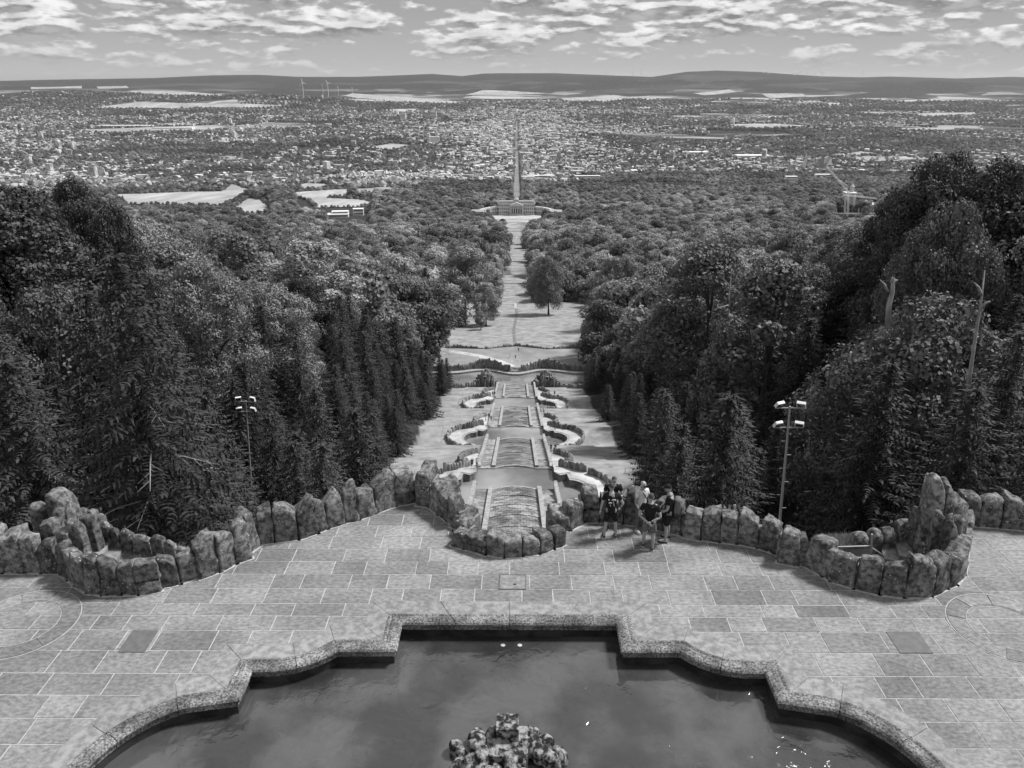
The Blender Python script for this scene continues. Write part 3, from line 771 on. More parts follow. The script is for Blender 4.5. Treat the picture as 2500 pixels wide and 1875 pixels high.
cover([(1221,1405),(1282,1405),(1282,1438),(1221,1438)], 'framed square cover in the paving between pool and bastion', M['border'], M['cover'])

# ---- rock with fountain nozzle
fr = empty('fountain_rock', (.0, 12.4, WATER_Z)); tag(fr, 'low heap of pitted tufa lumps with a square nozzle block in the pool', 'fountain')
tr_ = random.Random(5)
for i in range(84):
    a = tr_.uniform(0, 2*math.pi); r_ = math.sqrt(tr_.uniform(.02, 1)); px_, py_ = math.cos(a)*r_*1.16, math.sin(a)*r_*.62 - .1
    if abs(px_) < .2 and -.1 < py_ < .55: continue
    s = tr_.uniform(.08, .19); h = (1 - r_**2) * .24 - .02
    ob('tufa_lump', stone_mesh('tufa_lump', s*1.8, s*1.6, s*1.3, i + 900, n=5, amp=.05, below=.12, sq=.25, taper=.25), M['tufa'], fr, (px_, py_, h), (0, 0, tr_.uniform(0, 3)))
mb = MB(); mb.box((.02, .02, .1), (.8, .8, .5)); mb.build('plinth', M['tufa'], fr)
mb = MB(); mb.box((.0, .22, .5), (.46, .44, .32)); mb.build('nozzle_block', M['tufa'], fr)
mb = MB(); mb.tube([(0, .24, .66), (0, .24, .7), (0, .24, .72), (0, .24, .86)], [.06, .06, .03, .025], 10); mb.build('nozzle', M['cover'], fr)
# floating leaves
for i in range(2):
    p = gp(1228 + 41 * i, 1575, WATER_Z + .01); me = mesh('floating_disc', [(.06*math.cos(t*.785), .055*math.sin(t*.785), 0) for t in range(8)], [tuple(range(8))])
    tag(ob('floating_disc', me, M['mortar'], None, tuple(p)), 'small pale disc on the water near the pool wall, %s one of two' % ('left' if i == 0 else 'right'), 'float')

# ================================================================ the cascade below
WC = 3.45          # half width of the water chute
ST_IN, ST_OUT = 4.1, 6.0
stages = [  # chute top Y, z ; lip Y, z ; basin water z ; basin far edge Y
    (62, -33.6, 108.0, -47.3, -50.8, 122.0), (122.0, -50.75, 158.8, -62.9, -65.3, 170.8), (170.8, -65.25, 210.0, -76.9, -78.6, 221.3), (221.3, -78.55, 251.3, -86.2, None, None)]
def chute(i, y0, z0, y1, z1, first):
    where = ['nearest, below the bastion', 'second from the top',
             'third from the top', 'lowest, ending in the wide basin'][i]
    o = empty('cascade_chute', (0, y0, z0)); tag(o, 'wet stone water chute, ' + where, 'water chute')
    n = int((y1 - y0) / 1.12); nx = 9; sub = MB(); cnt = 0
    ledges = 5 if i else 8
    for r in range(n):
        ya, yb = y0 + (y1 - y0) * r / n, y0 + (y1 - y0) * (r + 1) / n
        lev = int(r * ledges / n); frac = r * ledges / n - lev
        zl = z0 + (z1 - z0) * (lev / ledges) * .93 - .25 * 0
        z_ = lambda y: z0 + (z1 - z0) * (y - y0) / (y1 - y0)
        za = z_(ya) + .1 * (1 - frac); zb = z_(yb) + .1 * (1 - min(1, frac + ledges / n))
        off = (r % 2) * .38
        xs = [-WC] + [x for x in [-WC + off + 2 * WC / nx * k for k in range(1 if off == 0 else 0, nx + 1)] if -WC + .1 < x < WC - .1] + [WC]
        for a, b in zip(xs[:-1], xs[1:]):
            def bow(x): return .9 * (1 - (x / WC) ** 2)
            q = [(a + .02, ya + .03 + bow(a)), (b - .02, ya + .03 + bow(b)), (b - .02, yb + bow(b)), (a + .02, yb + bow(a))]
            top = [(q[0][0], q[0][1], za), (q[1][0], q[1][1], za), (q[2][0], q[2][1], zb), (q[3][0], q[3][1], zb)]
            jit = rnd.uniform(-.03, .03)
            top = [(x, y, z + jit) for x, y, z in top]; bot = [(x, y, z - .5) for x, y, z in top]
            if i == 0 and ya > 80 and cnt < 290:
                mb = MB(); c = ((a + b) / 2, (ya + yb) / 2, za); mb.hexa([(x - c[0], y - c[1], z - c[2]) for x, y, z in bot], [(x - c[0], y - c[1], z - c[2]) for x, y, z in top])
                mb.build('chute_slab', M['chute'], o, (c[0], c[1] - y0, c[2] - z0)); cnt += 1
            else: sub.add(rel(bot + top, o), [(0, 3, 2, 1), (4, 5, 6, 7), (0, 1, 5, 4), (1, 2, 6, 5), (2, 3, 7, 6), (3, 0, 4, 7)])
    tag(sub.build('chute_slabs', M['chute'], o), kind='stuff')
    mb = MB(); mb.hexa([(-WC - .05, y0, z0 - 4), (WC + .05, y0, z0 - 4), (WC + .05, y1, z1 - 4), (-WC - .05, y1, z1 - 4)], [(-WC - .05, y0, z0 - .02), (WC + .05, y0, z0 - .02), (WC + .05, y1, z1 - .02), (-WC - .05, y1, z1 - .02)])
    ob('bed', mesh('bed', rel(mb.v, o), mb.f), M['stair'], o)
    # curved weir lip at the lower end
    mb = MB(); m = 12
    for k in range(m):
        a, b = -WC + 2 * WC * k / m, -WC + 2 * WC * (k + 1) / m
        ba, bb = .95 * (1 - (a / WC) ** 2), .95 * (1 - (b / WC) ** 2)
        mb.hexa([(a, y1 + ba - .1, z1 - 5), (b, y1 + bb - .1, z1 - 5), (b, y1 + bb + .22, z1 - 5), (a, y1 + ba + .22, z1 - 5)], [(a, y1 + ba - .1, z1 + .08), (b, y1 + bb - .1, z1 + .08), (b, y1 + bb + .22, z1 + .08), (a, y1 + ba + .22, z1 + .08)])
    ob('weir_lip', mesh('weir_lip', rel(mb.v, o), mb.f), M['ashlar'], o)
    for s in (-1, 1):      # cheek walls
        for (xa, xb, hgt, nm) in ((WC, ST_IN, .55, 'channel_wall'), (ST_OUT, ST_OUT + .55, .75, 'outer_wall')):
            mb = MB(); m = 12
            for k in range(m):
                ya, yb = y0 + (y1 + .3 - y0) * k / m, y0 + (y1 + .3 - y0) * (k + 1) / m
                zt = z0 + (z1 - z0) * (k + .35) / m + hgt
                zt2 = zt if nm == 'outer_wall' else z0 + (z1 - z0) * (k + 1) / m + hgt
                zt1 = zt if nm == 'outer_wall' else z0 + (z1 - z0) * k / m + hgt
                x0, x1 = (xa, xb) if s > 0 else (-xb, -xa)
                mb.hexa([(x0, ya, zt - 5), (x1, ya, zt - 5), (x1, yb, zt - 5), (x0, yb, zt - 5)], [(x0, ya, zt1), (x1, ya, zt1), (x1, yb, zt2), (x0, yb, zt2)])
            ob(nm, mesh(nm, rel(mb.v, o), mb.f), M['ashlar'], o)
        st = empty('stairs', (s * 5.05, y0, z0)); tag(st, 'stone stairs on the %s of the %s cascade chute' % ('left' if s < 0 else 'right', ['first', 'second', 'third', 'lowest'][i]), 'stairs')
        n2 = int((y1 - y0) / .92); sub = MB()
        for k in range(n2):
            ya, yb = (y1 - y0) * k / n2, (y1 - y0) * (k + 1) / n2; zt = (z1 - z0) * (k + .5) / n2
            box = ((0, (ya + yb) / 2, zt - .55), (ST_OUT - ST_IN - .02, yb - ya - .09, 1.2))
            if i < 2 and (i > 0 or ya > 14): mb = MB(); mb.box((0, 0, 0), box[1]); mb.build('step', M['stair'], st, box[0])
            else: sub.box(*box)
        if sub.v: tag(sub.build('lower_steps' if i > 1 else 'upper_steps', M['stair'], st), kind='stuff')
        mb = MB(); L_ = y1 - y0; hw = (ST_OUT - ST_IN) / 2
        mb.hexa([(-hw, 0, -5), (hw, 0, -5), (hw, L_, z1 - z0 - 5), (-hw, L_, z1 - z0 - 5)], [(-hw, 0, -.06), (hw, 0, -.06), (hw, L_, z1 - z0 - .06), (-hw, L_, z1 - z0 - .06)])
        mb.build('string', M['mortar'], st)
for i, (y0, z0, y1, z1, zw, yf) in enumerate(stages): chute(i, y0, z0, y1, z1, i == 0)

def basin_outline(y1, yf, out=0.0):
    """right half then mirrored; closed, counterclockwise"""
    yn = y1 - 1.2; ym = (y1 + yf) / 2 - 2.6; r = 3.1 + out
    rt_ = [(6.6 - out, yn - out), (8.7, yn - out)] + [(8.7 + r * math.cos(R(a)), ym + r * math.sin(R(a))) for a in range(-84, 85, 14)] + [(8.9 + out, ym + r + .6), (8.7 + out, yf - 4.4 + out)] \
          + [(7.6, yf - 4.9 + out), (6.9 - out, yf - 4.2 + out), (6.5 - out, yf - 2.6), (6.4 - out, yf + .05)]
    if out: rt_ = rt_[:-1] + [(6.4 - out + .001, yf + .06)]
    return rt_ + [(-x, y) for x, y in reversed(rt_)]
names = ['first', 'second', 'third']
pal_seed = [0]
def palisade(label, pts, z_of, h=1.6, individual=False, wid=.62):
    o = empty('boulder_wall', (pts[0][0], pts[0][1], z_of(*pts[0]))); tag(o, label, 'wall')
    L = [0]
    for i in range(1, len(pts)): L.append(L[-1] + math.hypot(pts[i][0]-pts[i-1][0], pts[i][1]-pts[i-1][1]))
    s = 0; allm = MB(); k = 0
    while s < L[-1]:
        j = max(1, next((q for q in range(1, len(L)) if L[q] >= s), len(L)-1)); t = (s - L[j-1]) / max(1e-6, L[j]-L[j-1])
        a, b = pts[j-1], pts[j]; x, y = a[0]+(b[0]-a[0])*t, a[1]+(b[1]-a[1])*t; rz = math.atan2(b[1]-a[1], b[0]-a[0])
        z = z_of(x, y); hh = h * rnd.uniform(.8, 1.25); wv = wid * rnd.uniform(.85, 1.2)
        loc = (x - o.location.x, y - o.location.y, z - o.location.z)
        me = PAL[k % len(PAL)]
        if individual: ob('upright_stone', me, None, o, loc, (0, 0, rz), (wv, .55, hh))
        else:
            ca, sa = math.cos(rz), math.sin(rz)
            allm.add([(loc[0] + v.co.x*wv*ca - v.co.y*.55*sa, loc[1] + v.co.x*wv*sa + v.co.y*.55*ca, loc[2] + v.co.z*hh) for v in me.vertices], [tuple(p.vertices) for p in me.polygons])
        s += wv * .93; k += 1
    if not individual: tag(allm.build('upright_stones', M['palisade'], o, smooth=True), kind='stuff')
    return o
PAL = []
for i in range(5):
    me = stone_mesh('upright_stone', 1.0, 1.0, 1.0, 70 + i, n=3, amp=.05, below=.9, sq=.78, taper=.15); me.materials.append(M['palisade']); PAL.append(me)
TERR = [(60, -33.8), (103, -47.4), (105.2, -49.6), (119.5, -49.6), (124, -51.4), (154, -61.9), (156.4, -64.1), (169, -64.1), (173, -65.9), (206, -75.5), (208, -77.4), (219.5, -77.4), (223, -78.9), (247, -85.3), (252, -87.5)]
def terr(x, y): return float(interp(y, TERR))
outs = []
for i in range(3):
    y0, z0, y1, z1, zw, yf = stages[i]
    O = basin_outline(y1, yf); OC = basin_outline(y1, yf, .5)
    o = empty('cascade_basin', (0, (y1 + yf) / 2, zw)); tag(o, 'walled cascade basin with rounded side bays, %s from the top' % names[i], 'basin')
    v = []; f = []
    W = [p for p in ccw(O)]
    for p in W: v += [(p[0], p[1], zw - 1.5), (p[0], p[1], zw + 1.15)]
    n = len(W)
    for k in range(n):
        k2 = (k + 1) % n
        if abs(W[k][0]) < 6.45 and abs(W[k2][0]) < 6.45: continue
        if abs(W[k][0]) < 6.7 and abs(W[k2][0]) < 6.7 and W[k][1] < y1 and W[k2][1] < y1: continue
        f.append((2*k, 2*k2, 2*k2+1, 2*k+1))
    ob('basin_wall', mesh('basin_wall', rel(v, o), f), M['wallstone'], o)
    # coping ring: between outline and offset outline
    vv, tt = region(OC, [O]); keep = []
    for t in tt:
        cx_ = sum(vv[q][0] for q in t) / 3; cy_ = sum(vv[q][1] for q in t) / 3
        if abs(cx_) > 6.0 : keep.append(t)
    v, f = solid(vv, keep, zw + 1.25, zw + .95); ob('coping', mesh('coping', rel(v, o), f), M['ashlar'], o)
    # near and far cross walls in the water line
    mb = MB(); mb.box((0, y1 - 1.3, zw - 1), (13.0, .3, 2.3)); ob('near_wall', mesh('near_wall', rel(mb.v, o), mb.f), M['wallstone'], o)
    far_e = MB(); m = 14; XW = 6.4
    for k in range(m):
        a, b = -XW + 2*XW*k/m, -XW + 2*XW*(k+1)/m
        bo = lambda x: yf - .05 + (1.15 * (1 - (x / WC) ** 2) if abs(x) < WC else 0)
        far_e.hexa([(a, bo(a) - .3, zw - 1), (b, bo(b) - .3, zw - 1), (b, bo(b), zw - 1), (a, bo(a), zw - 1)], [(a, bo(a) - .3, zw + .16), (b, bo(b) - .3, zw + .16), (b, bo(b), zw + .16), (a, bo(a), zw + .16)])
    ob('overflow_edge', mesh('overflow_edge', rel(far_e.v, o), far_e.f), M['ashlar'], o)
    WP = [(-6.4, yf + 1.2)] + [p for p in O]
    vv, tt = region([p if not (abs(p[0]) < 6.5 and p[1] > yf - .1) else (p[0], yf - .06) for p in O])
    wt = ob('basin_water', mesh('basin_water', [(p[0], p[1], zw) for p in vv], tt), M['basinwater']); tag(wt, kind='structure')
    outs.append(OC)
    # sandy terraces and paths on both sides
for s in (-1, 1):
    poly = [(s*6.55, 58), (s*17, 58), (s*17, 252.5), (s*6.55, 252.5)]
    cuts = []
    for i in range(3):
        OC = outs[i]; h_ = [p for p in OC if p[0] * s > 0]
        cuts.append([(s*6.0, h_[0][1] if s > 0 else h_[-1][1])] + h_ + [(s*6.0, h_[-1][1] if s > 0 else h_[0][1])])
    ex = [(s*x, y) for x in (6.55, 8.0, 10.5, 13, 15, 17) for y in [q[0] for q in TERR[1:-1]] + list(range(64, 252, 6)) if not any(in_poly(s*x, y, c) for c in cuts)]
    vv, tt = region(poly, cuts, ex)
    def hz(x, y): return terr(x, y) + .04
    tt = [t if ((vv[t[1]][0]-vv[t[0]][0])*(vv[t[2]][1]-vv[t[0]][1])-(vv[t[2]][0]-vv[t[0]][0])*(vv[t[1]][1]-vv[t[0]][1])) > 0 else t[::-1] for t in tt]
    tag(ob('grass_slope', mesh('grass_slope', [(p[0], p[1], hz(*p)) for p in vv], tt), land_me.materials[0]), kind='structure')
    side = 'left' if s < 0 else 'right'
    for i in range(3):
        y0, z0, y1, z1, zw, yf = stages[i]; ym = (y1 + yf) / 2 - 2.6
        sand = [(6.6, ym-6.4), (9.3, ym-6.3), (11.2, ym-6), (13.4, ym-4.6), (15, ym-2.2), (15.6, ym+.4), (15, ym+2.6), (13.6, ym+4.3), (12, ym+5.4), (11.8, yf-3.6), (10.2, yf-3), (8.7, yf-1.6), (7.9, yf+1), (9.6, yf+3.5), (10.4, yf+7.5), (10.1, yf+11.5), (9, yf+15.5), (7.6, yf+18.5), (6.6, yf+18.5)]
        poly2 = [(s*a_, b_) for a_, b_ in sand]; ys2 = [q[0] for q in TERR if ym-6.4 < q[0] < yf+18.5]
        ex2 = [(s*x, y) for x in (6.6, 7.4, 8.5, 9.5, 10.5, 12, 13.5, 15) for y in ys2 if in_poly(s*x, y, poly2) and not in_poly(s*x, y, cuts[i])]
        v3, t3 = region(poly2, [cuts[i]], ex2)
        t3 = [t if ((v3[t[1]][0]-v3[t[0]][0])*(v3[t[2]][1]-v3[t[0]][1])-(v3[t[2]][0]-v3[t[0]][0])*(v3[t[1]][1]-v3[t[0]][1])) > 0 else t[::-1] for t in t3]
        tag(ob('sandy_path', mesh('sandy_path', [(p[0], p[1], hz(*p) + .07) for p in v3], t3), M['path']), kind='structure')
    for i in range(3):
        y0, z0, y1, z1, zw, yf = stages[i]; ym = (y1 + yf) / 2 - 2.6
        palisade('curved wall of upright boulders round the %s bay of the %s basin' % (side, names[i]),
                 [(s*x, ym + dy) for x, dy in ((9.3, -6.3), (11.2, -6.0), (13.4, -4.6), (15.0, -2.2), (15.6, .4), (15.0, 2.6), (13.6, 4.3), (12.0, 5.4))], terr, 1.15, i == 0)
        palisade('boulder wall screening the %s path beyond the %s basin' % (side, names[i]),
                 [(s*x, yf + dy) for x, dy in ((11.8, -3.6), (10.2, -3.0), (8.7, -1.6), (7.9, .8))], terr, 1.35, i == 0)
        if i < 2 or True:
            ye = stages[i+1][2] if i < 2 else 249
            palisade('scalloped boulder wall beside the %s path of the %s chute' % (side, ['second', 'third', 'lowest'][i]),
                 [(s*x, yf + dy) for x, dy in ((7.9, 1.2), (9.6, 3.5), (10.4, 7.5), (10.1, 11.5), (9.0, 15.5), (7.6, 18.5))], terr, 1.15, False)

# ---- bottom basin
def wavy(x):  # far edge of the bottom basin
    return 268.3 + 4.2 * (0.5 - 0.5 * math.cos(math.pi * min(abs(x), 11) / 11)) - (3.2 * (.5 - .5 * math.cos(math.pi * min(1, (abs(x) - 11) / 13))) if abs(x) > 11 else 0)
poly = [(-38, 252.3), (38, 252.3)] + [(38 - 76 * k / 60, wavy(38 - 76 * k / 60)) for k in range(61)]
vv, tt = region(poly)
tag(ob('bottom_basin_water', mesh('bottom_basin_water', [(p[0], p[1], -89.2) for p in vv], tt), M['basinwater']), kind='structure')
o = empty('terrace_bank', (0, 270, -88)); tag(o, 'curved retaining bank and walkway along the far side of the bottom basin', 'retaining wall')
mb = MB()
for k in range(60):
    a, b = -38 + 76*k/60, -38 + 76*(k+1)/60
    mb.hexa([(a, wavy(a), -92), (b, wavy(b), -92), (b, wavy(b) + 2.2, -92), (a, wavy(a) + 2.2, -92)], [(a, wavy(a), -88.5), (b, wavy(b), -88.5), (b, wavy(b) + 2.2, -88.5), (a, wavy(a) + 2.2, -88.5)])
ob('walkway', mesh('walkway', rel(mb.v, o), mb.f), M['ashlar'], o)
for s in (-1, 1):
    palisade('dark boulder wall on the far bank of the bottom basin, %s of the little steps' % ('left' if s < 0 else 'right'),
             [(s*x, wavy(x) + 2.3) for x in (2.2, 4, 6, 8, 9.5, 11, 12.5, 14, 17, 20, 24, 28, 32, 36, 38)], lambda x, y: -88.5 + (1.6 * math.exp(-((abs(x) - 11) / 5) ** 2)), 2.1, False, .8)
    # grotto rocks
    g_ = empty('grotto_rock', (s * 10.6, 256.5, -88)); tag(g_, 'craggy heap of dark upright rock with a small opening, %s of the lowest chute' % ('left' if s < 0 else 'right'), 'rock')
    q_ = random.Random(31 + s)
    for k in range(46):
        x = q_.uniform(-4.6, 4.6); y = q_.uniform(-1.6, 2.2); h = max(.9, 5.6 * (1 - abs(x) / 5.2) ** .8 + q_.uniform(-.6, .6))
        ob('crag', PAL[k % 5], None, g_, (x, y, -.8), (0, 0, q_.uniform(-.3, .3)), (q_.uniform(.9, 1.5), q_.uniform(.8, 1.2), h))
    mb = MB(); mb.box((s * .2, -1.95, 3.2), (1.1, .35, 1.3)); mb.build('opening_frame', M['ashlar'], g_)
    mb = MB(); mb.box((s * .2, -2.13, 3.2), (.75, .02, .95)); mb.build('opening', M['glass'], g_)  # flat dark panel standing in for the shaded hollow
    palisade('low rough boulder wall at the near edge of the bottom basin, far %s' % ('left' if s < 0 else 'right'), [(s*x, y) for x, y in ((14.5, 254.2), (18, 253.2), (22, 252.6), (26, 252.6), (30, 252.4), (38, 252.2))], lambda x, y: -88.6, 2.1, False, .9)
# terrace beyond
poly = [(-40, 272.6), (-16, 274.2), (-11, 276), (-5, 273.9), (0, 271.2), (5, 273.9), (11, 276), (16, 274.2), (40, 272.6), (34, 289), (26, 294), (12, 293), (0, 296.5), (-12, 293), (-26, 294), (-34, 289)]
vv, tt = region(poly)
tt = [t if ((vv[t[1]][0]-vv[t[0]][0])*(vv[t[2]][1]-vv[t[0]][1])-(vv[t[2]][0]-vv[t[0]][0])*(vv[t[1]][1]-vv[t[0]][1])) > 0 else t[::-1] for t in tt]
tag(ob('lower_terrace', mesh('lower_terrace', [(p[0], p[1], -87.35) for p in vv], tt), M['lawngrey']), kind='structure')
def strip(name, line, width, z_of, lift, mat):
    v = []; f = []
    for i, p in enumerate(line):
        a = line[max(i-1, 0)]; b = line[min(i+1, len(line)-1)]; d = Vector((b[0]-a[0], b[1]-a[1])).normalized(); n = Vector((-d.y, d.x)) * width / 2
        wd = 1
        for s in (-1, 1): q = (p[0] + n.x*s, p[1] + n.y*s); v.append((q[0], q[1], z_of(*q) + lift))
    for i in range(len(line)-1): f.append((2*i, 2*i+1, 2*i+3, 2*i+2))
    o = ob(name, mesh(name, v, [tuple(reversed(q)) if False else q for q in f]), mat); tag(o, kind='structure'); return o
flat = lambda x, y: -87.35
strip('gravel_path', [(-33, 289), (-27, 290.5), (-20, 288), (-13, 284), (-7, 279.5), (-3.5, 275.5), (-1, 272.8)], 3.0, flat, .03, M['path'])
strip('gravel_path', [(33, 285), (24, 284.2), (15, 281), (7, 277), (2, 273)], 1.6, flat, .034, M['path'])
mb = MB()
for k in range(4): mb.box((0, 270.6 + k*.55, -88.2 + k*.27), (4.0, .55, .6))
s_ = empty('terrace_steps', (0, 270.5, -88.4)); tag(s_, 'small flight of steps in the middle of the far bank of the bottom basin', 'steps')
for k in range(4):
    m2 = MB(); m2.box((0, 0, 0), (4.0, .54, .5)); m2.build('step', M['ashlar'], s_, (0, .2 + k*.55, .1 + k*.27))
for s in (-1, 1):
    m2 = MB(); m2.box((0, 0, .9), (.9, .9, 1.9)); m2.box((0, 0, 1.95), (1.1, 1.1, .2)); x = m2.build('gate_pier', M['palisade'], s_, (s*2.6, 1.0, .3))
mb = MB()
for (x0, x1, y0, y1) in ((-1.6, 1.6, 277.6, 277.8), (-1.6, 1.6, 280.4, 280.6), (-1.6, -1.4, 277.8, 280.4), (1.4, 1.6, 277.8, 280.4), (-1.2, 1.2, 279.1, 279.2)):
    mb.box(((x0+x1)/2, (y0+y1)/2, -87.33), (x1-x0, y1-y0, .05))
tag(mb.build('ground_frame', M['path'], None), 'pale rectangular outline set in the lower terrace floor', 'ground marking')
# wavy shrub and boulder edge behind the terrace
palisade('low wavy boulder edge between the lower terrace and the long meadow', [(x, 296.3 + 1.8*math.cos(x*.26) - .02*abs(x)*3) for x in range(-33, 34, 2)], lambda x, y: -88.2, 1.35, False, 1.2)

# small things near the cascade
sm = stone_mesh('earth_mound', 9, 8, 2.2, 333, n=10, amp=.35, below=1.0, sq=.1, taper=.1)
tag(ob('earth_mound', sm, M['pathgrass'], None, (22.5, 108, tz1(22.5, 108) + .2)), 'pale bare mound of earth beside the spruces, right of the first basin', 'mound')
fe = empty('rail_fence', (22, 115, tz1(22, 115))); tag(fe, 'thin rail fence behind the pale earth mound', 'fence')
ps = []
for x, y in ((18.5, 118), (22.5, 119.5), (27, 118.5)):
    z = tz1(x, y); mb = MB(); mb.tube([(0, 0, -.3), (0, 0, 1.1)], .05, 6); mb.build('post', M['steel'], fe, (x-22, y-115, z-fe.location.z)); ps.append((x-22, y-115, z-fe.location.z+1.05))
mb = MB(); mb.tube(ps, .035, 6); mb.build('rail', M['steel'], fe)

# ================================================================ meadow and clearing details
def P(px, py): return ground_hit(px, py)
strip('meadow_path', [(-.4 + .6*math.sin(y*.05), y) for y in range(300, 446, 12)], 1.3, tz1, .12, M['trodden'])
strip('cross_path', [(x, 452 + .003*x*x) for x in range(-60, 100, 8)], 2.2, tz1, .14, M['path'])
strip('avenue_path', [(-.5, y) for y in (430, 440, 452)], 1.5, tz1, .16, M['path'])
for k, (y, wdt, m_) in enumerate(((478, 3, 'path'), (545, 4, 'trodden'), (566, 3, 'path'), (700, 6, 'trodden'), (760, 4, 'path'), (900, 12, 'trodden'), (1010, 10, 'path'), (1090, 9, 'path'), (1140, 14, 'trodden'), (1490, 10, 'path'))):
    strip('cross_path', [(x, y + 2.5*math.sin(k + x*.1)) for x in range(-45, 46, 5)], wdt, tz1, .2, M[m_])
def pond(cx, cy, rx, ry, z, nm='pond'):
    pts = [(cx + rx*math.cos(a)*(1+.08*math.sin(3*a)), cy + ry*math.sin(a)) for a in np.linspace(0, 2*math.pi, 28)[:-1]]
    vv, tt = region(pts); tag(ob(nm, mesh(nm, [(p[0], p[1], z) for p in vv], tt), M['basinwater']), kind='structure')
    # flat shore so that the pond lies in a level bed
    v, f = solid([(p[0]*1.0 + (p[0]-cx)*.08, p[1] + (p[1]-cy)*.12) for p in pts], [(0, i, i+1) for i in range(1, len(pts)-1)], z - .05, z - 6)
    tag(ob(nm + '_bed', mesh(nm + '_bed', v, f), M['trodden']), kind='structure')
pond(0, 612, 24, 17, tz1(0, 600) + .3); pond(0, 1180, 40, 45, tz1(0, 1160) + .4)
dr = drape('palace_lawn', [(-36, 1280), (36, 1280), (42, 1500), (-42, 1500)], .25, M['lawn'], 20)

# ================================================================ trees
def leaf_cloud(lobes, n, size, rng, droop=.0):
    """n leaf quads on the outsides of many lobes; lobes: (x,y,z,r)"""
    L = np.array(lobes); wts = L[:, 3] ** 2; wts /= wts.sum()
    k = rng.choice(len(L), n, p=wts)
    d = rng.normal(size=(n, 3)); d[:, 2] += .25; d /= np.linalg.norm(d, axis=1)[:, None]
    r = L[k, 3] * rng.uniform(.72, 1.12, n) * (1 + .18 * np.sin(d[:, 0]*7 + k) * np.sin(d[:, 1]*6 + k*2))
    c = L[k, :3] + d * r[:, None] * np.array([1, 1, .85])
    nrm = d + rng.normal(size=(n, 3)) * .4; nrm[:, 2] -= droop; nrm /= np.linalg.norm(nrm, axis=1)[:, None]
    a = np.cross(nrm, rng.normal(size=(n, 3))); a /= np.linalg.norm(a, axis=1)[:, None]; b = np.cross(nrm, a)
    s = size * rng.uniform(.6, 1.3, n)[:, None]; el = rng.uniform(.5, .9, n)[:, None]
    v = np.stack([c - a*s, c - b*s*el + nrm*s*.2, c + a*s, c + b*s*el + nrm*s*.2], 1).reshape(-1, 3)
    return v, np.arange(4*n).reshape(-1, 4)
def broad_mesh(name, seed, H, W_, n, size, mat, nl=60, base=.22, shape='round', lr=.17):
    rng = np.random.default_rng(seed); lobes = []
    for i in range(nl):
        t = rng.uniform(0, 1); z = H * (base + (1 - base) * t)
        if shape == 'round': w_ = W_ / 2 * math.sqrt(max(.05, 1 - (2*t - .85)**2 / 1.35))
        elif shape == 'tall': w_ = W_ / 2 * (math.sin(math.pi * min(1, .15 + t*.85)) ** .55)
        else: w_ = W_ / 2 * math.sqrt(max(.04, 1 - t**1.6))
        a = rng.uniform(0, 2*math.pi); rad = w_ * rng.uniform(.45, .92)
        lobes.append((math.cos(a)*rad, math.sin(a)*rad, z - W_*.06, W_ * lr * rng.uniform(.65, 1.25)))
    v, f = leaf_cloud(lobes, n, size, rng, .1)
    return np_mesh(name, v, f, False, mat), lobes
def trunk_mesh(name, H, r, lobes, seed, mat, nb=9, bend=.03):
    mb = MB(); q = random.Random(seed); pts = []
    for i in range(7): t = i/6; pts.append((math.sin(t*2+seed)*H*bend, math.cos(t*1.7+seed)*H*bend - H*bend, H*.8*t - .8))
    mb.tube(pts, [r*(1.25 if i == 0 else 1)*(1 - .8*i/6) for i in range(7)], 8)
    for lb in q.sample(list(lobes), min(nb, len(lobes))) if lobes else []:
        z0 = max(H*.15, min(H*.6, lb[2]*.62)); k = z0/(H*.8)*6; i = int(k); s = pts[min(6, i)]
        e = Vector(lb[:3]) * .96; m_ = (Vector((s[0], s[1], z0)) + e)/2 + Vector((0, 0, H*.03))
        mb.tube([(s[0], s[1], z0), m_, e], [r*.38, r*.24, r*.08], 5, False)
    return mesh(name, mb.v, mb.f, True, mat)
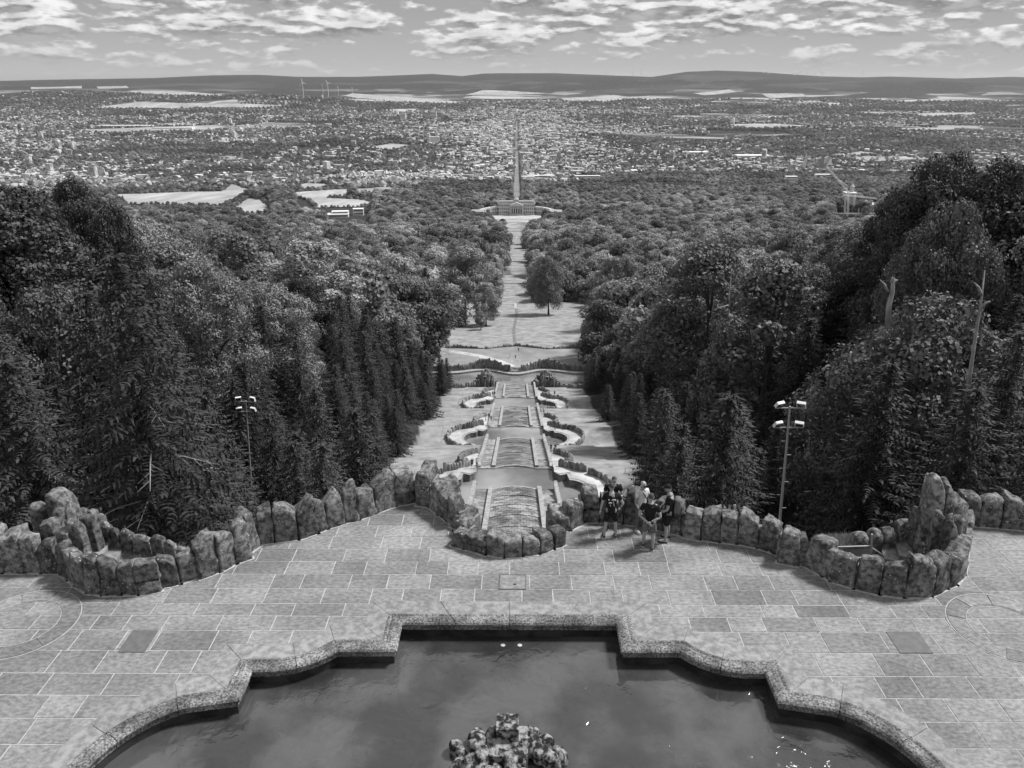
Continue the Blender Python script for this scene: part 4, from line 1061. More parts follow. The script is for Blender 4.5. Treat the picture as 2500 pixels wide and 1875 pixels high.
def spruce_mesh(name, seed, H, W_, mat, step=.62, per=9, dens=1.0, thin=0.0):
    rng = np.random.default_rng(seed); v = []; f = []
    def quad(a, b, c, d):
        k = len(v); v.extend([a, b, c, d]); f.append((k, k+1, k+2, k+3))
    z = H * .97; zs = []
    while z > H*.06: zs.append(z); z -= step * (.5 + .5 * (1 - z/H) * 2) * rng.uniform(.8, 1.2)
    for z in zs:
        t = 1 - z/H; L = W_/2 * (.04 + .96 * t ** .75) * rng.uniform(.86, 1.12)
        m = max(4, int(per * (.5 + t * .6))); a0 = rng.uniform(0, 6.28)
        for k in range(m):
            if rng.random() < thin * t: continue
            az = a0 + 2*math.pi*k/m + rng.uniform(-.25, .25); l = L * rng.uniform(.62, 1.15)
            dx = np.array([math.cos(az), math.sin(az), 0]); sd_ = np.array([-math.sin(az), math.cos(az), 0])
            up = .35 * (1 - t) - .12; nseg = max(4, int(l / .27)); P0 = np.array([0, 0, z])
            pts = []
            for i in range(nseg + 1):
                s = i / nseg; pts.append(P0 + dx*l*s + np.array([0, 0, l*(up*s - .42*s*s + .22*s**3)]))
            for i in range(nseg):
                s = (i + .5) / nseg; c = (pts[i] + pts[i+1]) / 2; w2 = (.12 + .36 * math.sin(math.pi * min(1, s*.9 + .12)) * min(1, l/2.5)) * dens
                for sg in (-1, 1):
                    if rng.random() < .14: continue
                    dr = rng.uniform(.02, .3) * (.5 + t); fw = rng.uniform(.1, .6); w3 = w2 * rng.uniform(.55, 1.3); hw = .045 + .04*rng.random()
                    m_ = c + sd_*sg*w3*.5 + dx*fw*w3*.4 + np.array([0, 0, rng.uniform(-.05, .07)]); tip = c + sd_*sg*w3 + dx*(fw*w3 + .08) - np.array([0, 0, dr])
                    quad(c - dx*hw, c + dx*hw*1.3, m_ + dx*hw*1.5, m_ - dx*hw*.6); quad(m_ - dx*hw + sd_*sg*.03, m_ + dx*hw*1.4, tip + dx*hw*.5, tip - dx*hw*.5)
                if rng.random() < .8:   # hanging twig
                    dn = c + sd_*rng.uniform(-.15, .15) - np.array([0, 0, rng.uniform(.2, .6) * (.4 + t)])
                    quad(c - dx*.09, c + dx*.09, dn + dx*.04, dn - dx*.04)
            e = pts[-1]; quad(e - sd_*.1, e + sd_*.1, e + dx*.35 + sd_*.03 - np.array([0, 0, .08]), e + dx*.35 - sd_*.03 - np.array([0, 0, .08]))
    for k in range(6):
        a = k*1.05; d = np.array([math.cos(a), math.sin(a), 0]); quad(np.array([0, 0, H*.93]) + d*.1, np.array([0, 0, H*.95]) - d*.1, np.array([0, 0, H]), np.array([0, 0, H*.97]) + d*.04)
    return np_mesh(name, np.array(v), np.array(f), False, mat)
def deadwood_mesh(name, seed, H, W_, n):
    q = random.Random(seed); mb = MB()
    for i in range(n):
        z = H*q.uniform(.12, .7); t = 1 - z/H; l = W_/2*(t**.75)*q.uniform(.9, 1.15); a = q.uniform(0, 6.28)
        p = [(0, 0, z), (math.cos(a)*l*.5, math.sin(a)*l*.5, z - l*.02), (math.cos(a)*l, math.sin(a)*l, z - l*.16)]
        mb.tube(p, [.05, .035, .012], 4, False)
        for s in (.45, .65, .85):
            b = a + q.choice((-.7, .7)); c = Vector((math.cos(a)*l*s, math.sin(a)*l*s, z - l*.1*s))
            mb.tube([c, c + Vector((math.cos(b)*l*.22, math.sin(b)*l*.22, -l*.05))], [.02, .008], 3, False)
    return mesh(name, mb.v, mb.f, False, M['deadwood'])
SPR = []
for i in range(4):
    H, W_ = (22, 11.5) if i < 3 else (18, 9.6)
    SPR.append((spruce_mesh('crown', 11 + i, H, W_, M['spruce'], .46, 10, 1.0, [0, .1, .2, 0][i]), trunk_mesh('trunk', H*1.18, .24, [], i, M['trunk'], 0, 0.0), deadwood_mesh('dead_branches', 40 + i, H, W_, [5, 9, 16, 0][i]) if i < 3 else None, H, W_))
BRO = []
for i, (H, W_, shp, mat_, nl, lr, nq) in enumerate(((21, 14, 'round', 'leaf', 70, .15, 24000), (24, 13, 'tall', 'leaf', 80, .14, 24000), (18, 13, 'dome', 'leaf', 60, .17, 21000), (25, 15, 'tall', 'leaf_shaded', 85, .13, 26000), (20, 12, 'round', 'leaf_sunlit', 75, .13, 22000))):
    cr, lobes = broad_mesh('crown', 100 + i, H, W_, nq, .215, M[mat_], nl, .2, shp, lr)
    BRO.append((cr, trunk_mesh('trunk', H, .42, lobes, i + 3, M['trunk']), None, H, W_))
BIG = []
for i, (H, W_, shp, mat_, nl, lr, nq) in enumerate(((34, 22, 'tall', 'leaf_shaded', 150, .105, 64000), (30, 24, 'round', 'leaf', 150, .1, 60000))):
    cr, lobes = broad_mesh('crown', 200 + i, H, W_, nq, .22, M[mat_], nl, .15, shp, lr)
    BIG.append((cr, trunk_mesh('trunk', H, .6, lobes, i + 3, M['trunk'], 14), None, H, W_))
placed = []
def tree(proto, name, label, cat, x, y, h, group=None, wscale=1.0, rz=None, z=None, lean=(0, 0)):
    cr, tr, dw, H, W_ = proto; s = h / H
    t = empty(name, (x, y, tz1(x, y) if z is None else z), rnd.uniform(0, 6.28) if rz is None else rz)
    t.rotation_euler[0] = lean[0]; t.rotation_euler[1] = lean[1]
    tag(t, label, cat, group)
    sc = (s*wscale, s*wscale, s)
    ob('trunk', tr, None, t, scale=sc); ob('crown', cr, None, t, scale=sc)
    if dw: ob('dead_branches', dw, None, t, scale=sc)
    placed.append((x, y, W_*s*wscale*.42)); return t
# --- trees one can point at
def hero(px, py_top, Yd, proto, name, label, cat, ws=1.0, hmin=6, **k):
    p = at_y(px, py_top, Yd); z = tz1(p.x, p.y); return tree(proto, name, label, cat, p.x, p.y, max(hmin, p.z - z), None, ws, **k)
hero(2290, 398, 92, BIG[0], 'beech_tree', 'tallest dark beech on the right slope, its crown reaching highest into the town view', 'tree', .75)
hero(2340, 385, 100, BIG[0], 'beech_tree', 'dark beech right beside the tallest one, at the right edge of the wood', 'tree', .75)
hero(2450, 400, 88, BIG[0], 'beech_tree', 'dark broad tree crowding the far right edge of the view', 'tree', .8)
hero(2335, 500, 76, BIG[1], 'beech_tree', 'lighter-topped beech below the dark giants at the right edge', 'tree', .6)
hero(2190, 490, 108, BIG[0], 'beech_tree', 'dark beech just left of the tallest crown on the right slope', 'tree', .75)
hero(2300, 740, 56, BIG[1], 'beech_tree', 'leafy tree in front of the pale bare trunk on the right slope', 'tree', .9)
hero(175, 440, 100, BIG[0], 'beech_tree', 'dark tall tree at the upper left edge, in front of the long harvested field', 'tree', .65)
hero(265, 505, 92, BIG[0], 'beech_tree', 'dark tree right beside the tall one at the upper left', 'tree', .55)
hero(60, 470, 90, BIG[0], 'beech_tree', 'dark tree crowding the far left edge of the view', 'tree', .8)
hero(110, 715, 60, BIG[1], 'beech_tree', 'lighter leafy tree low at the left edge', 'tree', .8)
hero(300, 700, 76, BIG[0], 'beech_tree', 'shaded broad tree between the left edge and the arching beech', 'tree', .8)
hero(470, 640, 104, BIG[1], 'beech_tree', 'big arching beech with drooping layered branches on the left slope', 'tree', .9)
hero(650, 700, 125, BIG[1], 'beech_tree', 'rounded tree to the right of the arching beech', 'tree', 1.1)
hero(760, 590, 210, BRO[4], 'maple_tree', 'bright sunlit broad crown in the middle of the left wood', 'tree', 1.4)
hero(1135, 605, 395, BRO[4], 'maple_tree', 'bright many-lobed tree at the left side of the meadow', 'tree', 1.25)
hero(1185, 690, 365, BRO[4], 'maple_tree', 'lower bright tree leaning over the meadow, left of the grass track', 'tree', 1.1)
hero(1172, 760, 350, BRO[4], 'maple_tree', 'small tree standing free on the left part of the meadow', 'tree', .9, 5)
hero(1335, 630, 405, BRO[0], 'weeping_tree', 'weeping tree standing free at the right side of the clearing', 'tree', .85)
hero(1495, 630, 350, BRO[4], 'maple_tree', 'tall pale twin-crowned tree right of the meadow', 'tree', .75)
hero(1530, 625, 352, BRO[4], 'maple_tree', 'taller half of the pale twin crowns right of the meadow', 'tree', .75)
hero(1070, 750, 285, BRO[1], 'pine_tree', 'loose-crowned pine on two leaning stems, left of the lower terrace', 'tree', .8)
hero(1450, 745, 285, BRO[1], 'pine_tree', 'loose-crowned pine standing right of the lower terrace', 'tree', .8)
hero(1735, 600, 150, BRO[1], 'beech_tree', 'tall layered beech with a long pale stem on the right slope', 'tree', 1.2)
hero(1900, 650, 105, BRO[1], 'beech_tree', 'broad layered beech in the middle of the right slope', 'tree', 1.1)
# bare stems
def stem(name, label, pts, rads, twigs=()):
    o = empty(name, tuple(pts[0])); tag(o, label, 'tree'); mb = MB(); mb.tube([p - pts[0] for p in pts], rads, 9); mb.build('trunk', M['palebark'], o, smooth=True)
    if twigs:
        for a, b in twigs: m2 = MB(); m2.tube([a - pts[0], (a+b)/2 - pts[0] + Vector((0, 0, .1)), b - pts[0]], [.1, .07, .03], 6); m2.build('branch', M['palebark'], o, smooth=True)
Yt = 40
stem('bare_trunk', 'long pale bare stem rising through the dark wood at the right edge', [at_y(2358, 985, Yt), at_y(2370, 900, Yt+.5), at_y(2385, 800, Yt+1), at_y(2394, 745, Yt+1.2), at_y(2404, 660, Yt+1.4)], [.11, .1, .085, .06, .03],
     [(at_y(2392, 755, Yt+1.2), at_y(2418, 735, Yt+1)), (at_y(2396, 720, Yt+1.2), at_y(2378, 690, Yt+1))])
stem('bare_trunk', 'slender pale stem in front of the layered beech on the right slope', [at_y(1773, 880, 118), at_y(1778, 800, 119), at_y(1780, 720, 120), at_y(1786, 660, 120)], [.19, .16, .12, .06],
     [(at_y(1778, 745, 119), at_y(1735, 760, 118)), (at_y(1782, 700, 120), at_y(1765, 680, 119))])
Yt = 46
stem('dead_snag', 'broken dead tree stump with jagged top above the spruces on the right', [at_y(2166, 800, Yt), at_y(2170, 745, Yt), at_y(2178, 715, Yt), at_y(2181, 682, Yt), at_y(2185, 672, Yt)], [.17, .15, .13, .1, .03],
     [(at_y(2168, 712, Yt), at_y(2148, 683, Yt)), (at_y(2181, 692, Yt), at_y(2192, 684, Yt)), (at_y(2176, 690, Yt), at_y(2179, 676, Yt))])

# --- the woods
fields_px = {
 'harvested_field': [(232, 499), (282, 475), (537, 468), (560, 452), (566, 449), (616, 463), (599, 475), (542, 505), (420, 500), (305, 498)],
 'harvested_field.001': [(560, 520), (605, 484), (640, 488), (668, 512), (640, 522), (590, 524)],
 'harvested_field.002': [(690, 479), (720, 470), (860, 462), (940, 457), (1000, 462), (985, 470), (900, 474), (840, 480), (800, 484), (880, 488), (912, 494), (918, 500), (880, 506), (770, 508), (752, 490), (720, 484)],
 'harvested_field.003': [(722, 454), (745, 448), (800, 450), (812, 458), (760, 464), (735, 462)]}
field_polys = {k: px_poly(v) for k, v in fields_px.items()}
far_px = [[(75,213),(200,210),(200,216),(75,218)], [(235,212),(310,210),(315,215),(240,217)], [(315,222),(400,222),(560,231),(540,235),(380,230)],
 [(215,264),(330,250),(430,252),(560,254),(700,258),(640,263),(430,264),(300,265)], [(860,228),(1000,238),(1130,250),(1110,254),(950,247),(840,234)], [(1135,232),(1180,220),(1240,222),(1340,228),(1230,233)],
 [(1370,240),(1500,232),(1560,239),(1480,249),(1380,247)], [(1690,228),(1780,219),(1800,225),(1720,233)], [(1860,229),(1960,229),(1970,236),(1880,239)], [(2060,377),(2100,371),(2140,375),(2080,382)],
 [(2200,313),(2330,311),(2330,317),(2200,319)], [(2220,279),(2380,274),(2385,283),(2260,286)], [(150,318),(300,314),(520,306),(560,311),(430,320),(260,325)], [(1760,306),(1900,303),(1990,310),(1850,315)], [(900,362),(960,352),(1010,356),(950,368)]]
far_polys = [px_poly(p) for p in far_px]
for p in far_polys:
    o = drape('distant_field', p, 3, M['field'], max(90, (max(q[1] for q in p) - min(q[1] for q in p)) / 10))
far_box = [(min(q[0] for q in p), max(q[0] for q in p), min(q[1] for q in p), max(q[1] for q in p), p) for p in far_polys]
def in_far(x, y): return any(a < x < b and c < y < d and in_poly(x, y, p) for a, b, c, d, p in far_box)
allf = list(field_polys.values())
for k, p in field_polys.items():
    o = drape('harvested_field', p, 1.2, M['field'], 45)
def clear(x, y, m=0):
    ax = abs(x)
    if y < 36 and ax < 60: return not (y > 24 + 0 and ax > 9)
    if y < 110: return ax < 13 + max(0, (y - 80)) * .3
    if y < 252: return ax < 22.5
    if y < 300: return ax < 31
    if y < 460: return ax < (36 if y < 330 else 34) and not (x > 30 and False) or (x > 0 and ax < 46 and y > 330)
    if y < 1270: return ax < 13.5 + (y - 460) * .009
    if y < 1640: return ax < 36 or (y > 1500 and ax < 75)
    if y < 7400: return ax < 15
    return False
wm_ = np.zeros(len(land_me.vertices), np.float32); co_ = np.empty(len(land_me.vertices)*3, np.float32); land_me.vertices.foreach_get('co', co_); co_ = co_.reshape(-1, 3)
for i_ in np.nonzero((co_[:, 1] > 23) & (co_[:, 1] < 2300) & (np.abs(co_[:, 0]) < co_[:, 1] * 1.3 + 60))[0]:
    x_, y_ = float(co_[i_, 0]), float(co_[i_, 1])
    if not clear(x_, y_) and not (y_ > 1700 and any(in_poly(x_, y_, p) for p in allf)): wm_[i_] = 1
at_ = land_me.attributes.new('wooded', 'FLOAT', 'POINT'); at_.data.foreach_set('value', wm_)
keep_px = [(800, 505, 865, 535), (2040, 455, 2150, 530), (1140, 485, 1385, 530), (2340, 1290, 2420, 1320)]
pts = []
rg = random.Random(99)
y = 27.0
while y < 1950:
    sp = 7.2 if y < 80 else 8.0 if y < 250 else 9.0 if y < 600 else 11.5
    xm = y * .72 + 30; x = -xm
    while x < xm:
        xx, yy = x + rg.uniform(-.42, .42)*sp, y + rg.uniform(-.42, .42)*sp; x += sp
        if clear(xx, yy) or any(in_poly(xx, yy, p) for p in allf): continue
        pts.append((xx, yy))
    y += sp * .92
def near_hero(x, y, r=1.0): return any((x-a)**2 + (y-b)**2 < (c*r)**2 for a, b, c in placed[:60])
def project(x, y, z):
    a = Vector((x, y, z)) - CAM; f_ = Vector((-_sy, _cy, 0)); fw = a.dot(f_) * _cp - a.z * _sp; up = a.dot(f_) * _sp + a.z * _cp; rt__ = a.x * _cy + a.y * _sy
    return 1250 + F * rt__ / fw, 937.5 - F * up / fw
# sights of the place kept free of the wood in front of them: pixel box and the distance they stand at
SIGHTS = [(2035, 440, 2150, 515, 1120), (795, 508, 900, 533, 1850), (1200, 485, 1325, 528, 1545), (1150, 490, 1375, 512, 1545), (300, 472, 590, 496, 2400), (720, 484, 905, 503, 2400), (590, 488, 655, 520, 2400), (1900, 430, 2030, 447, 2600), (1890, 985, 1950, 1300, 42.5), (578, 965, 606, 992, 77)]
def hides(x, y, h, r):
    z = tz1(x, y); a = project(x, y, z + h); b = project(x, y, z); rp_ = (r if y > 100 else 3.0) * F / y
    for (x0, y0, x1, y1, Yd) in SIGHTS:
        if y < Yd and a[0] + rp_ > x0 and a[0] - rp_ < x1 and a[1] < y1 and b[1] > y0: return True
    return False
H0 = len(placed)
heroes = list(placed)
cand = []
keepcast = [((470, 700), 30)]
for (x, y) in pts:
    if any((x-a)**2 + (y-b)**2 < (c*.8)**2 for a, b, c in heroes): continue
    d = math.hypot(x, y); wv_ = float(wav(x, y, 45, 5.5)); ax = abs(x)
    if y < 105: con = ax < 52 + wv_*12 or y < 52
    elif y < 262: con = ax < 44 + wv_*8 if y < 200 else ax < 38 + wv_*6
    else: con = wv_ > .55
    if con:
        h = rg.uniform(15, 22) if d > 42 else rg.uniform(12, 17)
        if ax < 34 and y > 90: h = rg.uniform(10, 15)
    else:
        h = rg.uniform(15, 22) * (1 + .12*wv_)
        if d < 60: h = rg.uniform(13, 17)
    # keep the view over the wood open: limit crowns that would rise in front of the far town
    zt = tz1(x, y); p = Vector((x, y, zt + h)) - CAM
    lim = -.125 if abs(x / max(y, 1)) < .45 else -.075
    if y < 500:
        el = p.z / y
        u = x / y
        cap = -.30 if abs(u) < .30 else -.30 + (abs(u) - .30) * (.95 if u > 0 else .72)
        cap = min(cap, -.10)
        if y > 180: cap = max(cap, -.245)
        if y > 300: cap = max(cap, -.20)
        if el > cap:
            h2 = CAM.z + cap * y - zt
            if h2 < 5: continue
            h = min(h, h2 * rg.uniform(.88, 1.0))
    for q_ in (1, .8, .65, .5, .4, 0):
        if q_ and not hides(x, y, h*q_*(1.4 if y > 300 else 1.0), 6): break
    if not q_: continue
    h *= q_
    cand.append((d, x, y, h, con))
cand.sort()
def in_view(x, y, h):
    return abs(x) < y * (.95 if y < 90 else .72) + 8
cn = [c for c in cand if c[4] and in_view(c[1], c[2], c[3])][:285]; bn = [c for c in cand if not c[4] and in_view(c[1], c[2], c[3])][:270]
ids = {id(c) for c in cn} | {id(c) for c in bn}
for c in cn + bn:
    d, x, y, h, con = c
    side = 'left' if x < 0 else 'right'
    if con:
        pr = rg.choice(SPR[:3]) if d < 170 else SPR[3]
        if y < 60: lb, gr = 'dark spruce close behind the %s parapet, among others like it' % side, 'spruces close behind the %s parapet' % side
        elif abs(x) < 30: lb, gr = 'dark spruce in the row lining the %s side of the cascade meadow' % side, 'spruces lining the %s side of the cascade' % side
        else: lb, gr = 'dark spruce in the wood on the %s slope above the cascade' % side, 'spruces of the %s slope' % side
        tree(pr, 'spruce_tree', lb, 'spruce', x, y, h, gr, rg.uniform(.9, 1.15) * (1.15 if h < 15 else 1))
    else:
        pr = BRO[rg.choice((0, 1, 2, 2, 3, 1, 0, 4))] if d > 130 else BRO[rg.choice((3, 3, 1, 0))]
        tree(pr, 'broadleaf_tree', 'rounded leafy tree in the closed wood on the %s slope' % side, 'tree', x, y, h, 'leafy trees of the %s slope' % side, rg.uniform(.95, 1.3))
def scatter(name, P_, S_, src, label=None):
    me = bpy.data.meshes.new(name); P_ = np.asarray(P_, dtype=np.float32); me.vertices.add(len(P_)); me.vertices.foreach_set('co', P_.ravel())
    at = me.attributes.new('size', 'FLOAT_VECTOR', 'POINT'); at.data.foreach_set('vector', np.asarray(S_, dtype=np.float32).ravel())
    rot = me.attributes.new('turn', 'FLOAT_VECTOR', 'POINT'); rv = np.zeros((len(P_), 3), np.float32); rv[:, 2] = np.random.default_rng(len(P_)).uniform(0, 6.28, len(P_)); rot.data.foreach_set('vector', rv.ravel())
    o = ob(name, me); ng = bpy.data.node_groups.new(name, 'GeometryNodeTree')
    ng.interface.new_socket('Geometry', in_out='INPUT', socket_type='NodeSocketGeometry'); ng.interface.new_socket('Geometry', in_out='OUTPUT', socket_type='NodeSocketGeometry')
    gi, go = ng.nodes.new('NodeGroupInput'), ng.nodes.new('NodeGroupOutput')
    ip = ng.nodes.new('GeometryNodeInstanceOnPoints'); oi = ng.nodes.new('GeometryNodeObjectInfo'); oi.inputs['Object'].default_value = src; oi.inputs['As Instance'].default_value = True
    a1 = ng.nodes.new('GeometryNodeInputNamedAttribute'); a1.data_type = 'FLOAT_VECTOR'; a1.inputs[0].default_value = 'size'
    a2 = ng.nodes.new('GeometryNodeInputNamedAttribute'); a2.data_type = 'FLOAT_VECTOR'; a2.inputs[0].default_value = 'turn'
    L_ = ng.links.new; L_(gi.outputs[0], ip.inputs['Points']); L_(oi.outputs['Geometry'], ip.inputs['Instance']); L_(a2.outputs[0], ip.inputs['Rotation']); L_(a1.outputs[0], ip.inputs['Scale']); L_(ip.outputs[0], go.inputs[0])
    md = o.modifiers.new('scatter', 'NODES'); md.node_group = ng
    tag(o, label, kind='stuff'); return o
# sources: crowns of lighter build for the far woods, standing as real trees of the park
def far_src(seed, H, W_, n, size, shape):
    cr, lobes = broad_mesh('crown', seed, H, W_, n, size, M['farleaf'], 34, .12, shape, .19); return cr
FAR = [far_src(301, 18, 14, 7000, .44, 'round'), far_src(302, 20, 13, 7000, .44, 'tall'), far_src(303, 15, 15, 6500, .46, 'dome'), far_src(304, 17, 12, 6000, .44, 'round')]
srcs = []
for k, (x, y) in enumerate(((-52, 1478), (52, 1482), (-60, 1462), (60, 1465))):
    t = empty('park_tree', (x, y, tz1(x, y))); tag(t, 'rounded park tree on the %s edge of the palace lawn, %s the palace' % ('left' if x < 0 else 'right', 'nearest' if k < 2 else 'second from'), 'tree')
    c = ob('crown', FAR[k], None, t); srcs.append(c); ob('trunk', BRO[0][1], None, t, scale=(.8, .8, .8))
rest = [c for c in cand if id(c) not in ids and not (c[0] < 170 and not in_view(c[1], c[2], c[3]))]
mid_b = [c for c in rest if not c[4] or c[2] > 450]; mid_s = [c for c in rest if c[4] and c[2] <= 450]
for k in range(4):
    sub = [c for i, c in enumerate(mid_b) if i % 4 == k]
    Pn = [(c[1], c[2], tz1(c[1], c[2]) - .5) for c in sub]
    Sn = [[(c[3]/18 * (1.15 if c[2] < 700 else 1.4) * q2, c[3]/18 * (1.15 if c[2] < 700 else 1.4) * q2, c[3]/18 * q2) for q2 in [rg.uniform(.7, 1.25)]][0] for c in sub]
    # undo the source's own frame: instances use the crown mesh itself
    scatter('wood', Pn, Sn, srcs[k])
sp_src = next(o for o in bpy.data.objects if o.name.startswith('crown') and o.data == SPR[3][0])
scatter('spruce_wood', [(c[1], c[2], tz1(c[1], c[2])) for c in mid_s], [(c[3]/18,)*3 for c in mid_s], sp_src)
darks = [c for i, c in enumerate(mid_b) if i % 9 == 0 and c[2] > 260]
scatter('spruce_wood', [(c[1]+3, c[2]+3, tz1(c[1], c[2])) for c in darks], [(c[3]/18*1.15,)*3 for c in darks], sp_src)

# ================================================================ the town
rt2 = np.random.default_rng(12)
def town_density(x, y):
    u = x / y; n = wav(x, y, 420, 3.3); n2 = wav(x, y, 900, 8.8)
    dcent = np.exp(-(u / .10) ** 2) * (y > 2500)
    left = (u < -.12) * (y > 2350) * (y < 9500); right = (u > .1) * (y > 3000)
    d = .12 + .42*n + .42*n2 + .75*dcent + .12*left + .12*(y > 5200)
    d = d * (y > 2250 + 600*(u > .08) + 300*((u > -.12) & (u < -.02))) * (1 - .6*(y > 9500))
    return np.clip(d, 0, 1)
houses = []; ttrees = []
y = 2050.0
while y < 11500:
    sp = 15 + (y - 2000) * .0042
    xm = y * .74; n = int(2 * xm / sp)
    xs = -xm + (np.arange(n) + rt2.uniform(-.3, .3, n)) * sp; ys = y + rt2.uniform(-.3, .3, n) * sp
    den = town_density(xs, ys); r_ = rt2.uniform(0, 1, n)
    road = np.abs(xs) < 17
    fieldish = wav(xs, ys, 700, 11.1) + .3*wav(xs, ys, 260, 2.1)
    for k in range(n):
        if road[k] or clear(xs[k], ys[k]): continue
        xx, yy = float(xs[k]), float(ys[k])
        if yy < 2700 and any(in_poly(xx, yy, p) for p in allf) or in_far(xx, yy): continue
        if r_[k] < den[k] * .5: houses.append((xx, yy))
        elif fieldish[k] < .32 + (.25 if yy < 5200 else -.1) or den[k] > .5: ttrees.append((xx, yy))
    y += sp * .95
houses.sort(key=lambda p: p[1])
def house_parts(w_, d_, h_, rh, rz, big=False):
    """returns wall verts/faces and roof verts/faces about the origin"""
    a, b = w_/2, d_/2; ca, sa = math.cos(rz), math.sin(rz)
    rotv = lambda p: (p[0]*ca - p[1]*sa, p[0]*sa + p[1]*ca, p[2])
    wv = [(-a, -b, -3), (a, -b, -3), (a, b, -3), (-a, b, -3), (-a, -b, h_), (a, -b, h_), (a, b, h_), (-a, b, h_)]
    wf = [(0, 1, 5, 4), (1, 2, 6, 5), (2, 3, 7, 6), (3, 0, 4, 7)]
    if big: wf.append((4, 5, 6, 7)); return [rotv(p) for p in wv], wf, [], []
    wv += [(0, -b, h_+rh), (0, b, h_+rh)]; wf += [(4, 5, 8), (6, 7, 9)]
    e = .5; rv = [(-a-e, -b-e, h_-.3), (0, -b-e, h_+rh+.2), (a+e, -b-e, h_-.3), (-a-e, b+e, h_-.3), (0, b+e, h_+rh+.2), (a+e, b+e, h_-.3)]
    return [rotv(p) for p in wv], wf, [rotv(p) for p in rv], [(0, 1, 4, 3), (1, 2, 5, 4)]
hr_ = random.Random(4)
hproto = []
for k in range(8):
    w_, d_, h_ = hr_.uniform(9, 13), hr_.uniform(11, 18), hr_.uniform(5, 9); wv, wf, rv, rf = house_parts(w_, d_, h_, w_*.42, 0)
    hproto.append((mesh('wall', wv, wf, False, M['plaster']), mesh('roof', rv, rf, False, M['roof'])))
for k, (x, y) in enumerate(houses[:290]):
    h = empty('house', (x, y, tz1(x, y)), hr_.choice((0, .5, 1.2, 1.57, -.4))); wm, rm = hproto[k % 8]
    reg = 'left of the avenue, beyond the harvested fields' if x < 0 else 'right of the avenue, beyond the palace park'
    tag(h, 'small gabled house in the nearest suburb ' + reg, 'house', 'houses of the nearest suburb ' + reg)
    s = hr_.uniform(.95, 1.35); ob('wall', wm, None, h, scale=(s, s, s)); ob('roof', rm, None, h, scale=(s, s, s))
WV, WF, RV, RF = [], [], [], []
for k, (x, y) in enumerate(houses[290:]):
    z = tz1(x, y); cen = math.exp(-(x/y/.10)**2) * (y > 3600); big = hr_.random() < .10 + .35*cen
    g_ = 1 + max(0, (y - 3500)) / 9000
    if big: w_, d_, h_ = hr_.uniform(14, 46)*g_, hr_.uniform(12, 22)*g_, hr_.uniform(8, 17 + 9*cen)
    else: w_, d_, h_ = hr_.uniform(9, 14)*g_, hr_.uniform(11, 19)*g_, hr_.uniform(5, 10 + 5*cen)
    if hr_.random() < .006: w_, d_, h_ = 22, 18, hr_.uniform(28, 44)
    wv, wf, rv, rf = house_parts(w_, d_, h_, min(7, w_*.4), hr_.choice((0, .4, 1.1, 1.57, -.3, -.6)), big)
    a = len(WV); WV += [(p[0]+x, p[1]+y, p[2]+z) for p in wv]; WF += [tuple(i+a for i in q) for q in wf]
    a = len(RV); RV += [(p[0]+x, p[1]+y, p[2]+z) for p in rv]; RF += [tuple(i+a for i in q) for q in rf]
tn = empty('town', (0, 5000, -340)); tag(tn, kind='stuff')
tag(ob('town_walls', mesh('town_walls', rel(WV, tn), WF), M['townwall'], tn), kind='stuff'); tag(ob('town_roofs', mesh('town_roofs', rel(RV, tn), RF), M['townroof'], tn), kind='stuff')
print('houses', len(houses), 'town trees', len(ttrees), 'cand', len(cand))
tp = np.array(ttrees); tzz = tz(tp[:, 0], tp[:, 1])
for k in range(4):
    s_ = tp[k::4]; zz_ = tzz[k::4]; sz = rt2.uniform(.6, 1.15, len(s_)) * (1 + (s_[:, 1] - 2000) / 9000)
    scatter('town_trees', np.column_stack([s_, zz_ - 1]), np.column_stack([sz, sz, sz * .62]), srcs[k])
# avenue with its tree rows
v = []; f = []
for y in list(range(1650, 7400, 50)): z = max(tz1(-9, y), tz1(9, y)) + 1.0; v += [(-8, y, z), (8, y, z)]
for i in range(len(v)//2 - 1): f.append((2*i, 2*i+1, 2*i+3, 2*i+2))
tag(ob('avenue', mesh('avenue', v, f), M['asphalt']), kind='structure')
av = [(s*15, y) for y in range(1700, 7300, 14) for s in (-1, 1)]
scatter('avenue_trees', [(x, y, tz1(x, y)) for x, y in av], [(.62 + (y-1700)/9000, .62 + (y-1700)/9000, .7) for x, y in av], srcs[3])
# tree belts around the fields
belt = []
for poly in allf:
    for i in range(len(poly)):
        a, b = poly[i], poly[(i+1) % len(poly)]; L_ = math.hypot(b[0]-a[0], b[1]-a[1])
        for k in range(int(L_/9)):
            t = k*9/L_; belt.append((a[0]+(b[0]-a[0])*t + rg.uniform(-4, 4), a[1]+(b[1]-a[1])*t + rg.uniform(-4, 4)))
scatter('hedgerow', [(x, y, tz1(x, y)) for x, y in belt], [(q, q, q*.8) for q in [rg.uniform(.35, .7) for _ in belt]], srcs[2])

